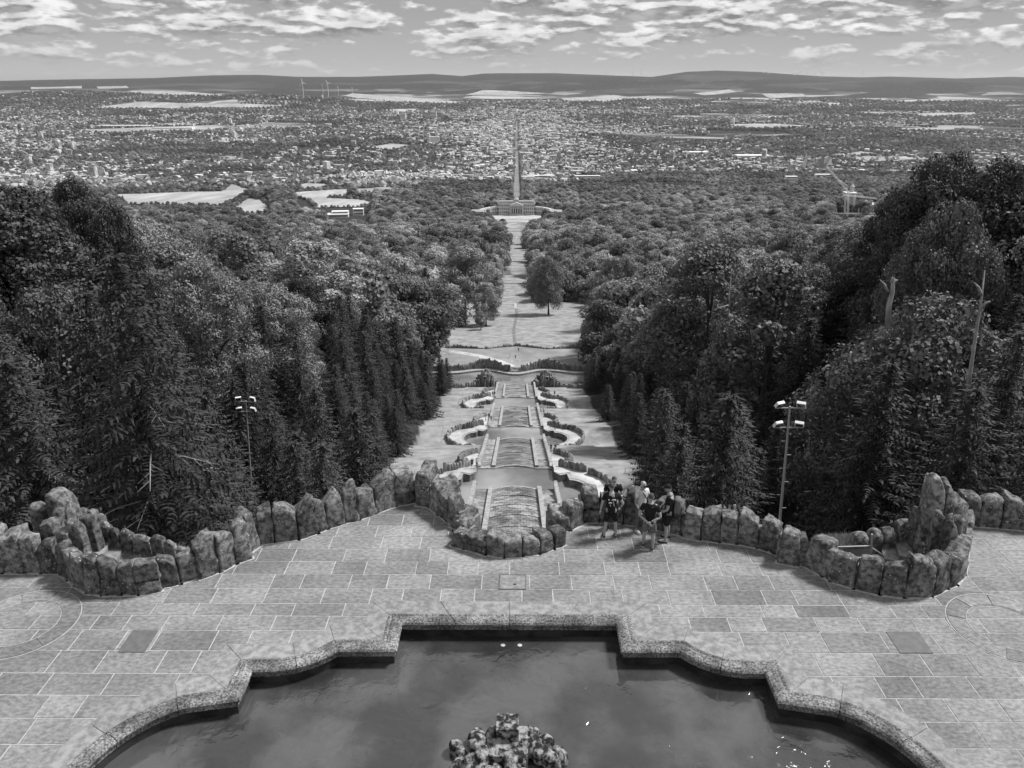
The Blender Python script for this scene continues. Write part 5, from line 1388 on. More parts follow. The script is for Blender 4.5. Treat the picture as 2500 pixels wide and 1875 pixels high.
# ================================================================ palace
pz = tz1(0, 1560) + 1
pal = empty('palace', (0, 1560, pz)); tag(pal, 'pale classical palace with columned portico and curved wings at the end of the clearing', 'palace')
mb = MB(); mb.box((0, 8, 11), (72, 18, 24)); mb.build('main_block', M['palace'], pal)
mb = MB(); mb.box((0, 8, 24), (70, 16, 3)); mb.box((0, 8, 25.6), (66, 12, 1.2)); mb.build('roof', M['palace_roof'], pal)
mb = MB(); mb.box((0, -1.4, 22.2), (74, 1.2, 1.2)); mb.build('cornice', M['palace'], pal)
mb = MB(); mb.box((0, -3, 1.2), (28, 8, 3.4)); mb.build('portico_base', M['palace'], pal)
mb = MB(); mb.box((0, -4, 18.6), (26, 6, 2.0)); mb.build('entablature', M['palace'], pal)
mb = MB(); mb.add([(-14, -7.2, 19.7), (14, -7.2, 19.7), (0, -7.2, 25.0), (-14, 0, 19.7), (14, 0, 19.7), (0, 0, 25.0)], [(0, 1, 2), (0, 2, 5, 3), (1, 4, 5, 2), (0, 3, 4, 1)]); mb.build('pediment', M['palace'], pal)
for k in range(6):
    mb = MB(); mb.tube([(0, 0, 2.8), (0, 0, 17.6)], [1.0, .85], 10); mb.build('column', M['palace'], pal, (-11 + k*4.4, -5.6, 0))
mb = MB(); mb.box((0, 8, 27.5), (9, 9, 3.4)); mb.tube([(0, 8, 29), (0, 8, 30.5), (0, 8, 32)], [3.6, 3, .4], 10); mb.build('roof_lantern', M['palace'], pal)
wm = mesh('window', [(-.8, 0, 0), (.8, 0, 0), (.8, 0, 3.2), (-.8, 0, 3.2)], [(0, 1, 2, 3)], False, M['glass'])
for k in range(6):
    for s in (-1, 1):
        for z in (3.4, 10.2, 16.8): ob('window', wm, None, pal, (s*(15.5 + k*3.9), -1.06, z), scale=(1, 1, .75 if z > 16 else 1.1))
for k in range(5): ob('door_window', wm, None, pal, (-8.8 + k*4.4, -1.06, 3.2), scale=(1.3, 1, 2.6))
for s in (-1, 1):
    mb = MB(); pts_ = [(s*36, 1566), (s*48, 1560), (s*58, 1548), (s*66, 1532), (s*70, 1516)]
    for a, b in zip(pts_[:-1], pts_[1:]):
        d = Vector((b[0]-a[0], b[1]-a[1])).normalized(); n = Vector((-d.y, d.x))*7*s
        q = [(a[0], a[1]), (b[0], b[1]), (b[0]+n.x, b[1]+n.y), (a[0]+n.x, a[1]+n.y)]
        if s < 0: q = q[::-1]
        q = ccw(q); mb.hexa([(x, y, pz-3) for x, y in q], [(x, y, pz+15) for x, y in q])
    ob('wing', mesh('wing', rel(mb.v, pal), mb.f), M['palace'], pal)
    for (a, b) in zip(pts_[:-1], pts_[1:]):
        d = Vector((b[0]-a[0], b[1]-a[1])); rz = math.atan2(d.y, d.x)
        for t in (.17, .5, .83):
            for z in (2.5, 9):
                sd_ = Vector((-d.y, d.x)).normalized() * (-.12*s)
                ob('wing_window', wm, None, pal, (a[0]+d.x*t+sd_.x, a[1]+d.y*t-1560+sd_.y, z), (0, 0, rz))
    mb = MB(); mb.box((s*74, -52, 7), (22, 26, 17)); mb.build('pavilion', M['palace'], pal)
    mb = MB(); mb.box((s*74, -52, 16), (24, 28, 1)); mb.build('pavilion_roof', M['palace_roof'], pal)
drape('palace_forecourt', [(-60, 1502), (60, 1502), (70, 1560), (-70, 1560)], .6, M['path'], 20)

# ================================================================ landmarks
def block(name, label, cat, px, py, w_, d_, h_, mat='white', rz=0.0, storeys=0, roof=None, gp_=None):
    p = ground_hit(px, py); z = tz1(p.x, p.y); o = empty(name, (p.x, p.y, z), rz); tag(o, label, cat)
    mb = MB(); mb.box((0, d_/2, h_/2 - 2), (w_, d_, h_ + 4)); mb.build('wall', M[mat], o)
    mb = MB(); mb.box((0, d_/2, h_ + .4), (w_ + 1, d_ + 1, .8)); mb.build('roof', M[roof or 'white'], o)
    for k in range(storeys):
        zc = (k + .55) * h_ / storeys; mb = MB(); mb.box((0, -.06, zc), (w_*.9, .2, h_/storeys*.34)); mb.build('window_band', M['glass'], o)
    return o
b1 = block('modern_building', 'low bright white modern building with flat roofs among the trees left of the palace', 'building', 822, 531, 44, 20, 5, 'white', .12, 1)
mb = MB(); mb.box((6, 16, 7.5), (32, 14, 5)); mb.build('upper_storey', M['white'], b1); mb = MB(); mb.box((6, 8.9, 7.5), (28, .3, 1.6)); mb.build('window_band', M['glass'], b1)
block('annex_building', 'smaller white annex to the right of the low modern building', 'building', 875, 526, 20, 12, 12, 'white', .1, 2)
block('apartment_tower', 'tall pale slab tower standing out of the town left of the avenue', 'building', 1062, 352, 55, 18, 38, 'white', .25, 6)
block('apartment_tower', 'narrow higher part beside the pale slab tower left of the avenue', 'building', 1046, 350, 14, 16, 52, 'white', .0, 6)
block('apartment_tower', 'small lone tower block in the greenery left of the slab tower', 'building', 863, 358, 24, 18, 28, 'plaster', 0, 4)
block('office_block', 'long bright flat block touching the right side of the avenue', 'building', 1285, 381, 62, 20, 16, 'white', 0, 2)
block('office_block', 'long pale block left of the avenue, two streets above the park', 'building', 1180, 387, 90, 20, 10, 'white', 0, 2)
block('apartment_tower', 'pale tower block right of the avenue near the town centre', 'building', 1295, 346, 26, 20, 32, 'white', 0, 5)
block('apartment_tower', 'twin tower blocks far out in the town, left of the centre, left one', 'building', 984, 294, 48, 30, 62, 'white', 0, 5)
block('apartment_tower', 'twin tower blocks far out in the town, left of the centre, right one', 'building', 1058, 290, 60, 30, 66, 'white', 0, 5)
block('factory_hall', 'wide bright factory halls in the plain right of the centre', 'building', 1840, 388, 150, 60, 14, 'white')
block('factory_hall', 'wide pale warehouse left of the factory halls', 'building', 1700, 378, 120, 50, 12, 'white')
block('warehouse', 'long white warehouse in the plain at the far left', 'building', 300, 312, 420, 80, 16, 'white')
block('warehouse', 'second long white warehouse right of the far left one', 'building', 420, 316, 300, 60, 14, 'white')
block('terraced_flats', 'row of pale flats under construction right of the avenue', 'building', 1435, 440, 80, 16, 13, 'white', .05, 3)
block('terraced_flats', 'group of bright low flats just right of the avenue by the park', 'building', 1320, 438, 90, 18, 12, 'white', -.05, 3)
block('school_building', 'broad building with sloping roof left of the avenue by the park', 'building', 1180, 442, 60, 22, 12, 'plaster', .1, 2, 'roof')
block('white_villa', 'white villa with flat roofs in the trees on the right, below the chimney', 'building', 1932, 448, 34, 18, 20, 'white', 0, 3)
block('office_block', 'bright block in the trees right of the white villa', 'building', 2010, 434, 50, 18, 10, 'white', 0, 2)
def chimney(label, px, py, H, r):
    p = ground_hit(px, py); o = empty('chimney', (p.x, p.y, tz1(p.x, p.y))); tag(o, label, 'chimney')
    mb = MB(); mb.tube([(0, 0, -2), (0, 0, H)], [r, r*.7], 12); mb.build('shaft', M['plaster'], o); mb = MB(); mb.tube([(0, 0, H), (0, 0, H+2)], [r*.85, r*.85], 12); mb.build('rim', M['palace'], o)
chimney('tall thin factory chimney right of the centre, above the white villa', 1963, 418, 62, 3)
chimney('slender chimney in the town just right of the avenue', 1374, 360, 45, 2.6)
chimney('thin chimney at the edge of the town, far right of the avenue', 1605, 316, 60, 4)
def spire(label, px, py, H):
    p = ground_hit(px, py); o = empty('church', (p.x, p.y, tz1(p.x, p.y))); tag(o, label, 'church')
    mb = MB(); mb.box((0, 0, H*.25), (7, 7, H*.5+2)); mb.build('tower', M['plaster'], o)
    mb = MB(); mb.add([(-4, -4, H*.5+1), (4, -4, H*.5+1), (4, 4, H*.5+1), (-4, 4, H*.5+1), (0, 0, H)], [(0, 1, 4), (1, 2, 4), (2, 3, 4), (3, 0, 4), (0, 3, 2, 1)]); mb.build('spire', M['roof'], o)
    mb = MB(); mb.box((0, 16, 5), (12, 24, 12)); mb.build('nave', M['plaster'], o)
spire('church with pointed spire in the suburbs on the right', 2126, 358, 55)
spire('church spire amid trees left of the slab tower', 831, 317, 60)
# castle ruin with crane
def rp(px, py, Yd=1130): return at_y(px, py, Yd)
c0_ = rp(2085, 516); cz = c0_.z
ru = empty('castle_ruin', (c0_.x, 1130, cz)); tag(ru, 'mock medieval castle with square keep and turrets under scaffolding in the right-hand wood', 'castle')
mb = MB(); mb.box((0, 0, -12), (62, 34, 24)); mb.build('rampart', M['palace'], ru)
k0 = rp(2070, 505).x - c0_.x
mb = MB(); mb.box((k0, 0, 12), (13, 13, 26)); mb.build('keep', M['palace'], ru)
for s in (-1, 1):
    mb = MB(); mb.box((k0 + s*4.7, -6.8, 12), (3.2, .8, 25)); mb.build('scaffold', M['white'], ru)
mb = MB(); mb.box((k0, 0, 25.6), (15, 15, 2)); mb.build('parapet', M['white'], ru)
mb = MB(); mb.tube([(k0+3, 2, 26), (k0+3, 2, 34)], 3, 10); mb.tube([(k0+3, 2, 34), (k0+3, 2, 38)], [3.6, .1], 10); mb.build('stair_turret', M['palace'], ru)
for (dx, h) in ((14, 13), (23, 10), (-12, 9)):
    mb = MB(); mb.tube([(dx, -2, 0), (dx, -2, h)], 3.4, 10); mb.build('turret', M['palace'], ru); mb = MB(); mb.tube([(dx, -2, h), (dx, -2, h+3.5)], [4, .1], 10); mb.build('turret_roof', M['white'], ru)
mb = MB(); mb.box((15, 3, 4), (26, 9, 12)); mb.build('hall', M['palace'], ru)
for k in range(5):
    mb = MB(); mb.box((2 + k*5, -8 - k*.8, 1 - k*.4), (1.2, 6, 9)); mb.build('buttress', M['white'], ru)
def lattice(mb, a, b, wd):
    d = (b - a); n = max(3, int(d.length / (wd*1.6))); u = d.normalized(); s = u.cross(Vector((0, 1, 0))).normalized()*wd/2; t = u.cross(s).normalized()*wd/2
    for q in (s+t, s-t, -s+t, -s-t): mb.tube([a+q, b+q], wd*.09, 4, False)
    for k in range(n):
        p, r2 = a + d*k/n, a + d*(k+1)/n
        mb.tube([p+s+t, r2-s+t], wd*.06, 3, False); mb.tube([p-s-t, r2+s-t], wd*.06, 3, False); mb.tube([p+s-t, r2+s+t], wd*.06, 3, False)
cr = empty('tower_crane', (rp(2071, 516, 1110).x, 1110, tz1(rp(2071, 516, 1110).x, 1110))); tag(cr, 'luffing crane with raised lattice jib over the castle keep', 'crane')
O_ = cr.location
mb = MB(); lattice(mb, Vector((0, 0, 0)), rp(2071, 470, 1110) - O_, 1.8); mb.build('mast', M['white'], cr)
mb = MB(); lattice(mb, rp(2072, 470, 1110) - O_, rp(2018, 407, 1110) - O_, 1.7); mb.build('jib', M['white'], cr)
mb = MB(); mb.tube([rp(2074, 458, 1110) - O_, rp(2040, 432, 1110) - O_], .25, 4); mb.build('stay', M['white'], cr)
cr = empty('tower_crane', (rp(2063, 516, 1105).x, 1105, tz1(rp(2063, 516, 1105).x, 1105))); tag(cr, 'crane with level jib reaching right across the castle', 'crane'); O_ = cr.location
mb = MB(); lattice(mb, Vector((0, 0, 0)), rp(2064, 477, 1105) - O_, 1.6); mb.build('mast', M['white'], cr)
mb = MB(); lattice(mb, rp(2058, 476, 1105) - O_, rp(2142, 485, 1105) - O_, 1.4); mb.build('jib', M['white'], cr)
# wind turbines
def turbine(label, px, py_top, py_base, dist, grp, rot=0.3, th_=2.6):
    p = at_y(px, py_base, dist); t = at_y(px, py_top, dist); H = (t.z - p.z); hub = H * .66
    o = empty('wind_turbine', (p.x, p.y, p.z)); tag(o, label, 'wind turbine', grp)
    mb = MB(); mb.tube([(0, 0, -80), (0, 0, hub)], [th_, th_*.6], 8); mb.build('tower', M['white'], o)
    mb = MB(); mb.box((0, -2, hub), (4*th_/2.6, 10, 4*th_/2.6)); mb.build('nacelle', M['white'], o)
    for k in range(3):
        a = rot + k*2*math.pi/3 + math.pi/2; l = H*.36; mb = MB(); mb.tube([(0, -8, hub), (math.cos(a)*l*.4, -8, hub + math.sin(a)*l*.4), (math.cos(a)*l, -8, hub + math.sin(a)*l)], [th_*.9, th_*.8, th_*.2], 5); mb.build('blade', M['white'], o)
turbine('largest wind turbine on the left, its blades above the dark wooded hill', 740, 191, 222, 9800, 'wind turbines', .2, 4)
turbine('second large wind turbine, just right of the largest', 801, 194, 220, 9900, 'wind turbines', .5, 4)
turbine('small wind turbine between the two large ones', 788, 204, 214, 11500, 'wind turbines', .9, 3)
turbine('small wind turbine right of the two large ones', 825, 209, 218, 11500, 'wind turbines', .1, 3)
turbine('tiny wind turbine far right of the two large ones', 860, 212, 221, 11500, 'wind turbines', .6, 2.6)
for k, x in enumerate((1863, 1874, 1937, 1952, 1967, 1988, 2003, 2010, 1942)):
    turbine('one of the cluster of tiny wind turbines along the flat ridge on the right', x, 170 + (k % 3)*3, 187 + (k % 2)*3, 17500, 'tiny wind turbines on the right ridge', k*.7, 4)
for k, x in enumerate((1480, 1544, 1565, 2105)): turbine('one of the lone tiny turbines on the skyline right of the centre', x, 171, 184, 19500, 'lone turbines on the skyline', k, 4)

# ================================================================ floodlight masts
def mast(label, top, base, Yd, lampw, dy2, extra, hide=0):
    t = at_y(top[0], top[1], Yd); b = at_y(base[0], base[1], Yd); zb = tz1(b.x, Yd); dirv = (t - b).normalized(); b = b - dirv * ((b.z - zb)/dirv.z)
    o = empty('floodlight_mast', tuple(b)); tag(o, label, 'floodlight mast')
    L_ = (t - b).length; q = lambda s: dirv * s
    mb = MB(); mb.tube([q(-.5), q(L_*.5), q(L_)], [lampw*.24, lampw*.18, lampw*.12], 8); mb.build('pole', M['steel'], o)
    mb = MB()
    for k in range(int(L_/.9) - 2):
        s = 1.5 + k*.9; sg = 1 if k % 2 else -1; m2 = MB(); m2.tube([q(s), q(s) + Vector((sg*lampw*.62, 0, 0))], .025, 4); m2.build('step_peg', M['steel'], o)
    for r_, (s, dxs) in enumerate(((L_ - .1, extra[0]), (L_ - dy2, extra[1]))):
        c = q(s); m2 = MB(); m2.tube([c - Vector((lampw*1.7, 0, 0)), c + Vector((lampw*1.7, 0, 0))], .04, 6); m2.build('crossbar', M['steel'], o)
        for sg in (-1, 1):
            e = empty('floodlight', tuple(c + Vector((sg*lampw*1.25, 0, lampw*.45)))); e.parent = o; e.rotation_euler = (R(dxs), 0, R(-25*sg))
            m2 = MB(); m2.box((0, 0, 0), (lampw, lampw*.35, lampw*.75)); m2.build('housing', M['white'], e)
            m2 = MB(); m2.box((0, -lampw*.19, -lampw*.03), (lampw*.8, .02, lampw*.5)); m2.build('grille', M['glass'], e)
    return o
mast('floodlight mast with four lamps in front of the spruces, right of the visitors', (1929, 992), (1901, 1300), 42, .5, 1.35, (35, 35))
mast('floodlight mast half hidden in the spruces on the left slope', (600, 978), (604, 1040), 78, .62, 1.3, (10, 20))

# ================================================================ grass banks, small plant
def bank(name, poly, z0, z1, n, hgt, seed):
    vv, tt = region(poly); ys = [p[1] for p in poly]
    zf = lambda x, y: z0 + (z1 - z0) * (y - min(ys)) / (max(ys) - min(ys))
    v, f = solid(vv, tt, zf, -3.0); tag(ob(name, mesh(name, v, f), M['meadow']), kind='structure')
    q = random.Random(seed); v = []; f = []; xs = [p[0] for p in poly]; k = 0
    while k < n:
        x, y = q.uniform(min(xs), max(xs)), q.uniform(min(ys), max(ys))
        if not in_poly(x, y, poly): continue
        z = zf(x, y); a = q.uniform(0, 6.28); h = hgt*q.uniform(.4, 1.3); lx, ly = q.uniform(-.5, .5)*h, q.uniform(-.5, .5)*h; w2 = .012
        i = len(v); v += [(x - math.cos(a)*w2, y - math.sin(a)*w2, z - .02), (x + math.cos(a)*w2, y + math.sin(a)*w2, z - .02), (x + lx, y + ly, z + h)]; f.append((i, i+1, i+2)); k += 1
    tag(ob('grass', mesh('grass', v, f), M['grassblade']), kind='stuff')
def G(px, py, z): p = gp(px, py, z); return (p.x, p.y)
bank('grass_bank', [G(1975, 1345, -.2), G(2120, 1345, -.2), G(2170, 1330, -.2), G(2175, 1296, -.3), G(2060, 1298, -.3), G(1990, 1305, -.3)], -.15, -.5, 9000, .16, 3)
bank('grass_bank', [G(470, 1400, -.2), G(400, 1368, -.2), G(300, 1345, -.2), G(240, 1325, -.2), G(225, 1296, -.3), G(330, 1305, -.3), G(450, 1325, -.3), G(500, 1345, -.3)], -.15, -.55, 7000, .1, 4)
pl = gp(1770, 1262, -.6); py_ = at_y(1770, 1300, 21.2)
o = empty('flowering_plant', (py_.x, 21.2, -.9)); tag(o, 'small flowering plant growing up behind the parapet right of the visitors', 'plant')
q = random.Random(8); top_z = at_y(1770, 1230, 21.2).z + .9
for sx in (-.12, .05, .2):
    mb = MB(); mb.tube([(sx*.6, 0, 0), (sx, 0, top_z*(.95 if sx < 0 else .85))], .012, 4); mb.build('stalk', M['trunk'], o)
v = []; f = []
for k in range(420):
    sx = q.choice((-.12, .05, .2)); z = top_z*q.uniform(.45, .97); r_ = .09*(1.1 - z/top_z*.7); c = Vector((sx + q.uniform(-r_, r_), q.uniform(-r_, r_), z)); a = Vector((q.gauss(0, 1), q.gauss(0, 1), q.gauss(0, 1))).normalized()*.02; b = a.cross(Vector((q.gauss(0, 1), q.gauss(0, 1), 1))).normalized()*.014
    i = len(v); v += [c-a, c+b, c+a, c-b]; f.append((i, i+1, i+2, i+3))
ob('leaves', mesh('leaves', v, f), M['leaf_flower'], o)

# ================================================================ people
def skin(name, chains, mat, sub=2, parent=None):
    """chains: list of [(x,y,z,r), ...]; chains whose first point equals a point of an earlier chain join it"""
    v = []; e = []; rad = []; key = {}
    for ch in chains:
        prev = None
        for p in ch:
            k = (round(p[0], 4), round(p[1], 4), round(p[2], 4))
            if k not in key: key[k] = len(v); v.append(p[:3]); rad.append(p[3])
            i = key[k]
            if prev is not None and prev != i: e.append((prev, i))
            prev = i
    me = bpy.data.meshes.new(name); me.from_pydata(v, e, []); o = bpy.data.objects.new(name, me); COL.objects.link(o)
    md = o.modifiers.new('s', 'SKIN'); md.use_smooth_shade = True
    for i, r_ in enumerate(rad): sv = me.skin_vertices[0].data[i]; sv.radius = (r_ if isinstance(r_, tuple) else (r_, r_)); sv.use_root = (i == 0)
    if sub: s2 = o.modifiers.new('u', 'SUBSURF'); s2.levels = sub; s2.render_levels = sub
    dg = bpy.context.evaluated_depsgraph_get(); m2 = bpy.data.meshes.new_from_object(o.evaluated_get(dg)); m2.name = name
    bpy.data.objects.remove(o); m2.polygons.foreach_set('use_smooth', [True]*len(m2.polygons)); m2.materials.clear()
    return ob(name, m2, mat, parent)
def ell(mb_name, c, r, mat, parent, rot=(0, 0, 0), n=12, cutz=None):
    bm = bmesh.new(); bmesh.ops.create_uvsphere(bm, u_segments=n, v_segments=n, radius=1)
    if cutz is not None: bmesh.ops.delete(bm, geom=[q for q in bm.verts if q.co.z < cutz], context='VERTS')
    me = bpy.data.meshes.new(mb_name); bm.to_mesh(me); bm.free(); me.polygons.foreach_set('use_smooth', [True]*len(me.polygons))
    return ob(mb_name, me, mat, parent, c, rot, r)
def person(label, x, y, z, heading, H=1.78, arms=None, head=(0, 0), legs=None, shirt='black_cloth', shorts='black_cloth', hair='hair_dark', shoe='shoe', sleeve=.5, short_len=.55,
           female=False, lod=0, group=None, long_hair=False, stout=1.0):
    """local frame: the figure looks along +Y; R = +X side is its right hand side as seen from behind"""
    o = empty('person', (x, y, z), heading); tag(o, label, 'person', group)
    s = H / 1.78; V = lambda a, b, c: (a*s, b*s, c*s)
    sh = .185 if not female else .165; hp_ = .1
    legs = legs or {1: ((.12, .0), (.13, .02)), -1: ((-.12, .0), (-.13, .02))}
    arms = arms or {1: ((.25, -.02, 1.13), (.27, .05, .9)), -1: ((-.25, -.02, 1.13), (-.27, .05, .9))}
    hx, hy = head
    torso = [V(0, 0, .93) + ((.135*s*stout, .105*s*stout),), V(0, .0, 1.08) + ((.13*s*stout, .1*s*stout),), V(0, -.01, 1.26) + ((.15*s*stout, .11*s*stout),), V(0, -.01, 1.41) + ((.13*s, .095*s),), V(hx*.3, .01 + hy*.3, 1.5) + (.058*s,), V(hx*.7, .02 + hy*.7, 1.58) + (.06*s,)]
    ch = [torso]; armc = {}
    for sg in (1, -1):
        el, wr = arms[sg]; S = V(sg*sh, -.01, 1.42)
        armc[sg] = [torso[3], S + (.062*s,), V((sg*sh*.35 + el[0]*.65)*1, el[1]*.6, 1.42*.4 + el[2]*.6) + (.05*s,), V(*el) + (.042*s,), V((el[0]+wr[0])/2, (el[1]+wr[1])/2, (el[2]+wr[2])/2) + (.04*s,), V(*wr) + (.027*s,)]
        ch.append(armc[sg])
        k, a = legs[sg]
        ch.append([torso[0], V(sg*.095, 0, .86) + (.098*s*stout,), V(k[0]*.95, k[1]*.6+.01, .68) + (.08*s*stout,), V(k[0], k[1]+.015, .49) + (.056*s,), V((k[0]+a[0])/2, (k[1]+a[1])/2-.02, .33) + (.055*s,), V(a[0], a[1]-.03, .1) + (.035*s,), V(a[0], a[1]-.03, .06) + (.04*s,)])
    body = skin('body', ch, M['skin'], 1, o)
    # head
    hc = Vector(V(hx, .03 + hy, 1.665))
    hd = ell('head', tuple(hc), (.076*s, .095*s, .118*s), M['skin'], o, (R(-hy*260), R(hx*120), 0), 12)
    if not lod:
        nm = MB(); nm.tube([(0, 1.0, -.05), (0, 1.22, -.2), (0, .98, -.28)], [.08, .13, .1], 6); n_ = nm.build('nose', M['skin'], hd)
        for sg in (1, -1):
            ell('ear', (sg*1.0, -.05, -.08), (.14, .2, .24), M['skin'], hd, n=6); ell('eye', (sg*.42, .88, .05), (.16, .1, .08), M['glass'], hd, n=6)
        nm = MB(); nm.box((0, .93, -.5), (.5, .12, .08)); nm.build('mouth', M['dark_cloth'], hd)
    ell('hair', (0, -.1, .06), (1.05, 1.02, 1.02), M[hair], hd, (R(24), 0, 0), 12, .02 if not long_hair else -.3)
    if long_hair: ell('hair_bun', (0, -.95, .15), (.5, .45, .45), M[hair], hd)
    # hands
    for sg in (1, -1):
        el, wr = arms[sg]; w0 = Vector(V(*wr)); d = (w0 - Vector(V(*el))).normalized(); side_ = d.cross(Vector((0, 1, .2))).normalized()
        pc = [(tuple(w0) + ((.026*s, .02*s),)), tuple(w0 + d*.05*s) + ((.034*s, .018*s),), tuple(w0 + d*.09*s) + ((.036*s, .016*s),)]
        fing = [pc]
        if not lod:
            for k in range(4):
                b = w0 + d*.09*s + side_*(-.03 + .02*k)*s; l = (.06, .07, .066, .05)[k]*s; cu = Vector((0, .02*s, 0))
                fing.append([pc[2], tuple(b + d*.01*s) + (.009*s,), tuple(b + d*(.01*s + l*.55)) + (.0085*s,), tuple(b + d*(.01*s + l) + cu) + (.007*s,)])
            b = w0 + d*.03*s + side_*.03*s; fing.append([pc[0], tuple(b) + (.012*s,), tuple(b + d*.03*s + side_*.025*s) + (.01*s,), tuple(b + d*.06*s + side_*.03*s) + (.008*s,)])
        skin('hand', fing, M['skin'], 1, o)
    # clothes
    up = lambda t, k: t[:3] + (tuple(a*k for a in t[3]) if isinstance(t[3], tuple) else t[3]*k,)
    sc_ = [[(torso[0][0], torso[0][1], .79*s) + ((.165*s*stout, .14*s*stout),), (torso[0][0], torso[0][1], .86*s) + ((.165*s*stout, .14*s*stout),), up(torso[0], 1.24), up(torso[1], 1.2), up(torso[2], 1.16), up(torso[3], 1.2), (torso[3][0], torso[3][1], 1.49*s, .082*s)]]
    for sg in (1, -1):
        a = armc[sg]; sc_.append([sc_[0][5], up(a[1], 1.32), up(a[2], 1.42)] + ([up(a[3], 1.3)] if sleeve > .8 else []))
    shm = skin('shirt', sc_, M[shirt], 1, o)
    tc_ = []; hipv = V(0, 0, .95) + ((.155*s*stout, .125*s*stout),)
    for sg in (1, -1):
        k, a = legs[sg]; c_ = [hipv, V(sg*.095, 0, .84) + (.108*s*stout,), V(k[0]*.97, k[1]*.7+.01, .66) + (.098*s*stout,), V(k[0]*1.0, k[1]+.012, .52) + (.092*s,)]
        if short_len > .8: c_ += [V((k[0]+a[0])/2, (k[1]+a[1])/2-.02, .33) + (.068*s,), V(a[0], a[1]-.03, .12) + (.055*s,)]
        tc_.append(c_)
    skin('trousers' if short_len > .8 else 'shorts', tc_, M[shorts], 1, o)
    for sg in (1, -1):
        k, a = legs[sg]
        if shoe == 'flip_flop':
            mb = MB(); mb.box((a[0]*s, (a[1]+.05)*s, .012), (.1*s, .28*s, .024)); mb.build('flip_flop', M['shoe'], o)
            ell('foot', (a[0]*s, (a[1]+.045)*s, .05*s), (.042*s, .12*s, .03*s), M['skin'], o)
        else:
            ell('shoe', (a[0]*s, (a[1]+.045)*s, .052*s), (.052*s, .145*s, .05*s), M[shoe], o)
            if not lod: mb = MB(); mb.box((a[0]*s, (a[1]+.045)*s, .014), (.088*s, .25*s, .026)); mb.build('sole', M['sole'], o)
    return o, hd
def stand(px, py): p = gp(px, py); return p.x, p.y, .004
x, y, z = stand(1488, 1312)
p1, h1 = person('man seen from behind in black shorts and black T-shirt printed with white palm trees', x, y, z, R(2), 1.78,
       arms={1: ((.33, -.08, 1.17), (.26, .02, .97)), -1: ((-.27, -.02, 1.15), (-.3, .02, .9))}, head=(0, .02), legs={1: ((.15, .0), (.17, -.02)), -1: ((-.12, 0), (-.17, .0))})
# printed palm trees on the shirt's back
pm = MB(); yb = -.135
def palm(cx, z0, h, sc):
    pm.tube([(cx + .02, yb - .012, z0), (cx, yb - .022, z0 + h*.5), (cx - .005, yb - .02, z0 + h)], [.011*sc, .009*sc, .007*sc], 5)
    for a in (-.5, .2, .9, 1.6, 2.3, 3.0, 3.7):
        d = (math.cos(a), math.sin(a)); l = .075*sc; c = (cx, yb - .02, z0 + h); t = (cx + d[0]*l, yb - .018, z0 + h + d[1]*l*.6 + .01)
        pm.tube([c, ((c[0]+t[0])/2, yb - .024, (c[2]+t[2])/2 + .012), (t[0], t[1], t[2] - .012)], [.006*sc, .012*sc, .003], 4)
palm(.045, 1.13, .2, 1.0); palm(-.055, 1.13, .11, .75)
pm.tube([(-.1, yb - .02, 1.335), (-.1, yb - .022, 1.365)], [.016, .012], 6)
pm.build('palm_print', M['white_cloth'], p1)
x, y, z = stand(1493, 1293)
p2, h2 = person('man in black T-shirt with bent head, facing the palm-shirt man, looking at his hands', x, y + .1, z, R(178), 1.8, arms={1: ((.27, .06, 1.14), (.08, .3, 1.15)), -1: ((-.27, .06, 1.14), (-.08, .3, 1.15))}, head=(0, .09), shorts='dark_cloth')
mb = MB(); mb.box((0, .36, 1.17), (.08, .14, .012)); tag(mb.build('mobile_phone', M['glass'], None, (x, y + .1, z), R(178)), 'small dark phone held by the man with bent head', 'phone')
x, y, z = stand(1563, 1299)
p3, h3 = person('fair-haired woman in sunglasses, white blouse and grey trousers', x, y + .05, z, R(205), 1.7, arms={1: ((.24, .0, 1.08), (.2, .16, .9)), -1: ((-.25, .02, 1.08), (-.15, .2, .93))},
       head=(.02, .03), shirt='white_cloth', shorts='grey_cloth', hair='hair_fair', shoe='sole', short_len=1, female=True, long_hair=True)
mb = MB()
for sg in (-1, 1): mb.box((sg*.45, .98, .08), (.62, .16, .34))
mb.box((0, 1.0, .12), (.4, .1, .1)); mb.build('sunglasses', M['glass'], h3)
mb = MB(); mb.tube([(.1, .15, 1.42), (0, .17, 1.25), (-.16, .13, 1.0)], .018, 5); mb.build('bag_strap', M['dark_cloth'], p3)
mb = MB(); mb.box((-.22, .08, .92), (.1, .22, .2)); tag(mb.build('shoulder_bag', M['grey_cloth'], None, tuple(p3.location), p3.rotation_euler[2]), 'grey shoulder bag at the side of the fair-haired woman', 'bag')
x, y, z = stand(1581, 1340)
p4, h4 = person('man seen from behind in black T-shirt and grey shorts, arms folded behind his back', x, y, z, R(-14), 1.8,
       arms={1: ((.3, -.1, 1.13), (.06, -.22, 1.03)), -1: ((-.3, -.1, 1.13), (-.04, -.24, 1.0))}, legs={1: ((.13, .0), (.14, -.04)), -1: ((-.12, .03), (-.14, .12))}, shorts='grey_cloth')
x, y, z = stand(1627, 1318)
p5, h5 = person('stout man in dark cap, black T-shirt and shorts with flip-flops, turned to the left', x, y, z, R(78), 1.82,
       arms={1: ((.26, .05, 1.12), (.2, .24, .95)), -1: ((-.27, .05, 1.12), (-.2, .3, .96))}, head=(0, .04), shoe='flip_flop', stout=1.15, legs={1: ((.13, .0), (.15, -.02)), -1: ((-.13, .03), (-.16, .06))})
ell('cap', (0, -.05, .3), (1.16, 1.12, .86), M['black_cloth'], h5, (0, 0, 0), 12, -.1)
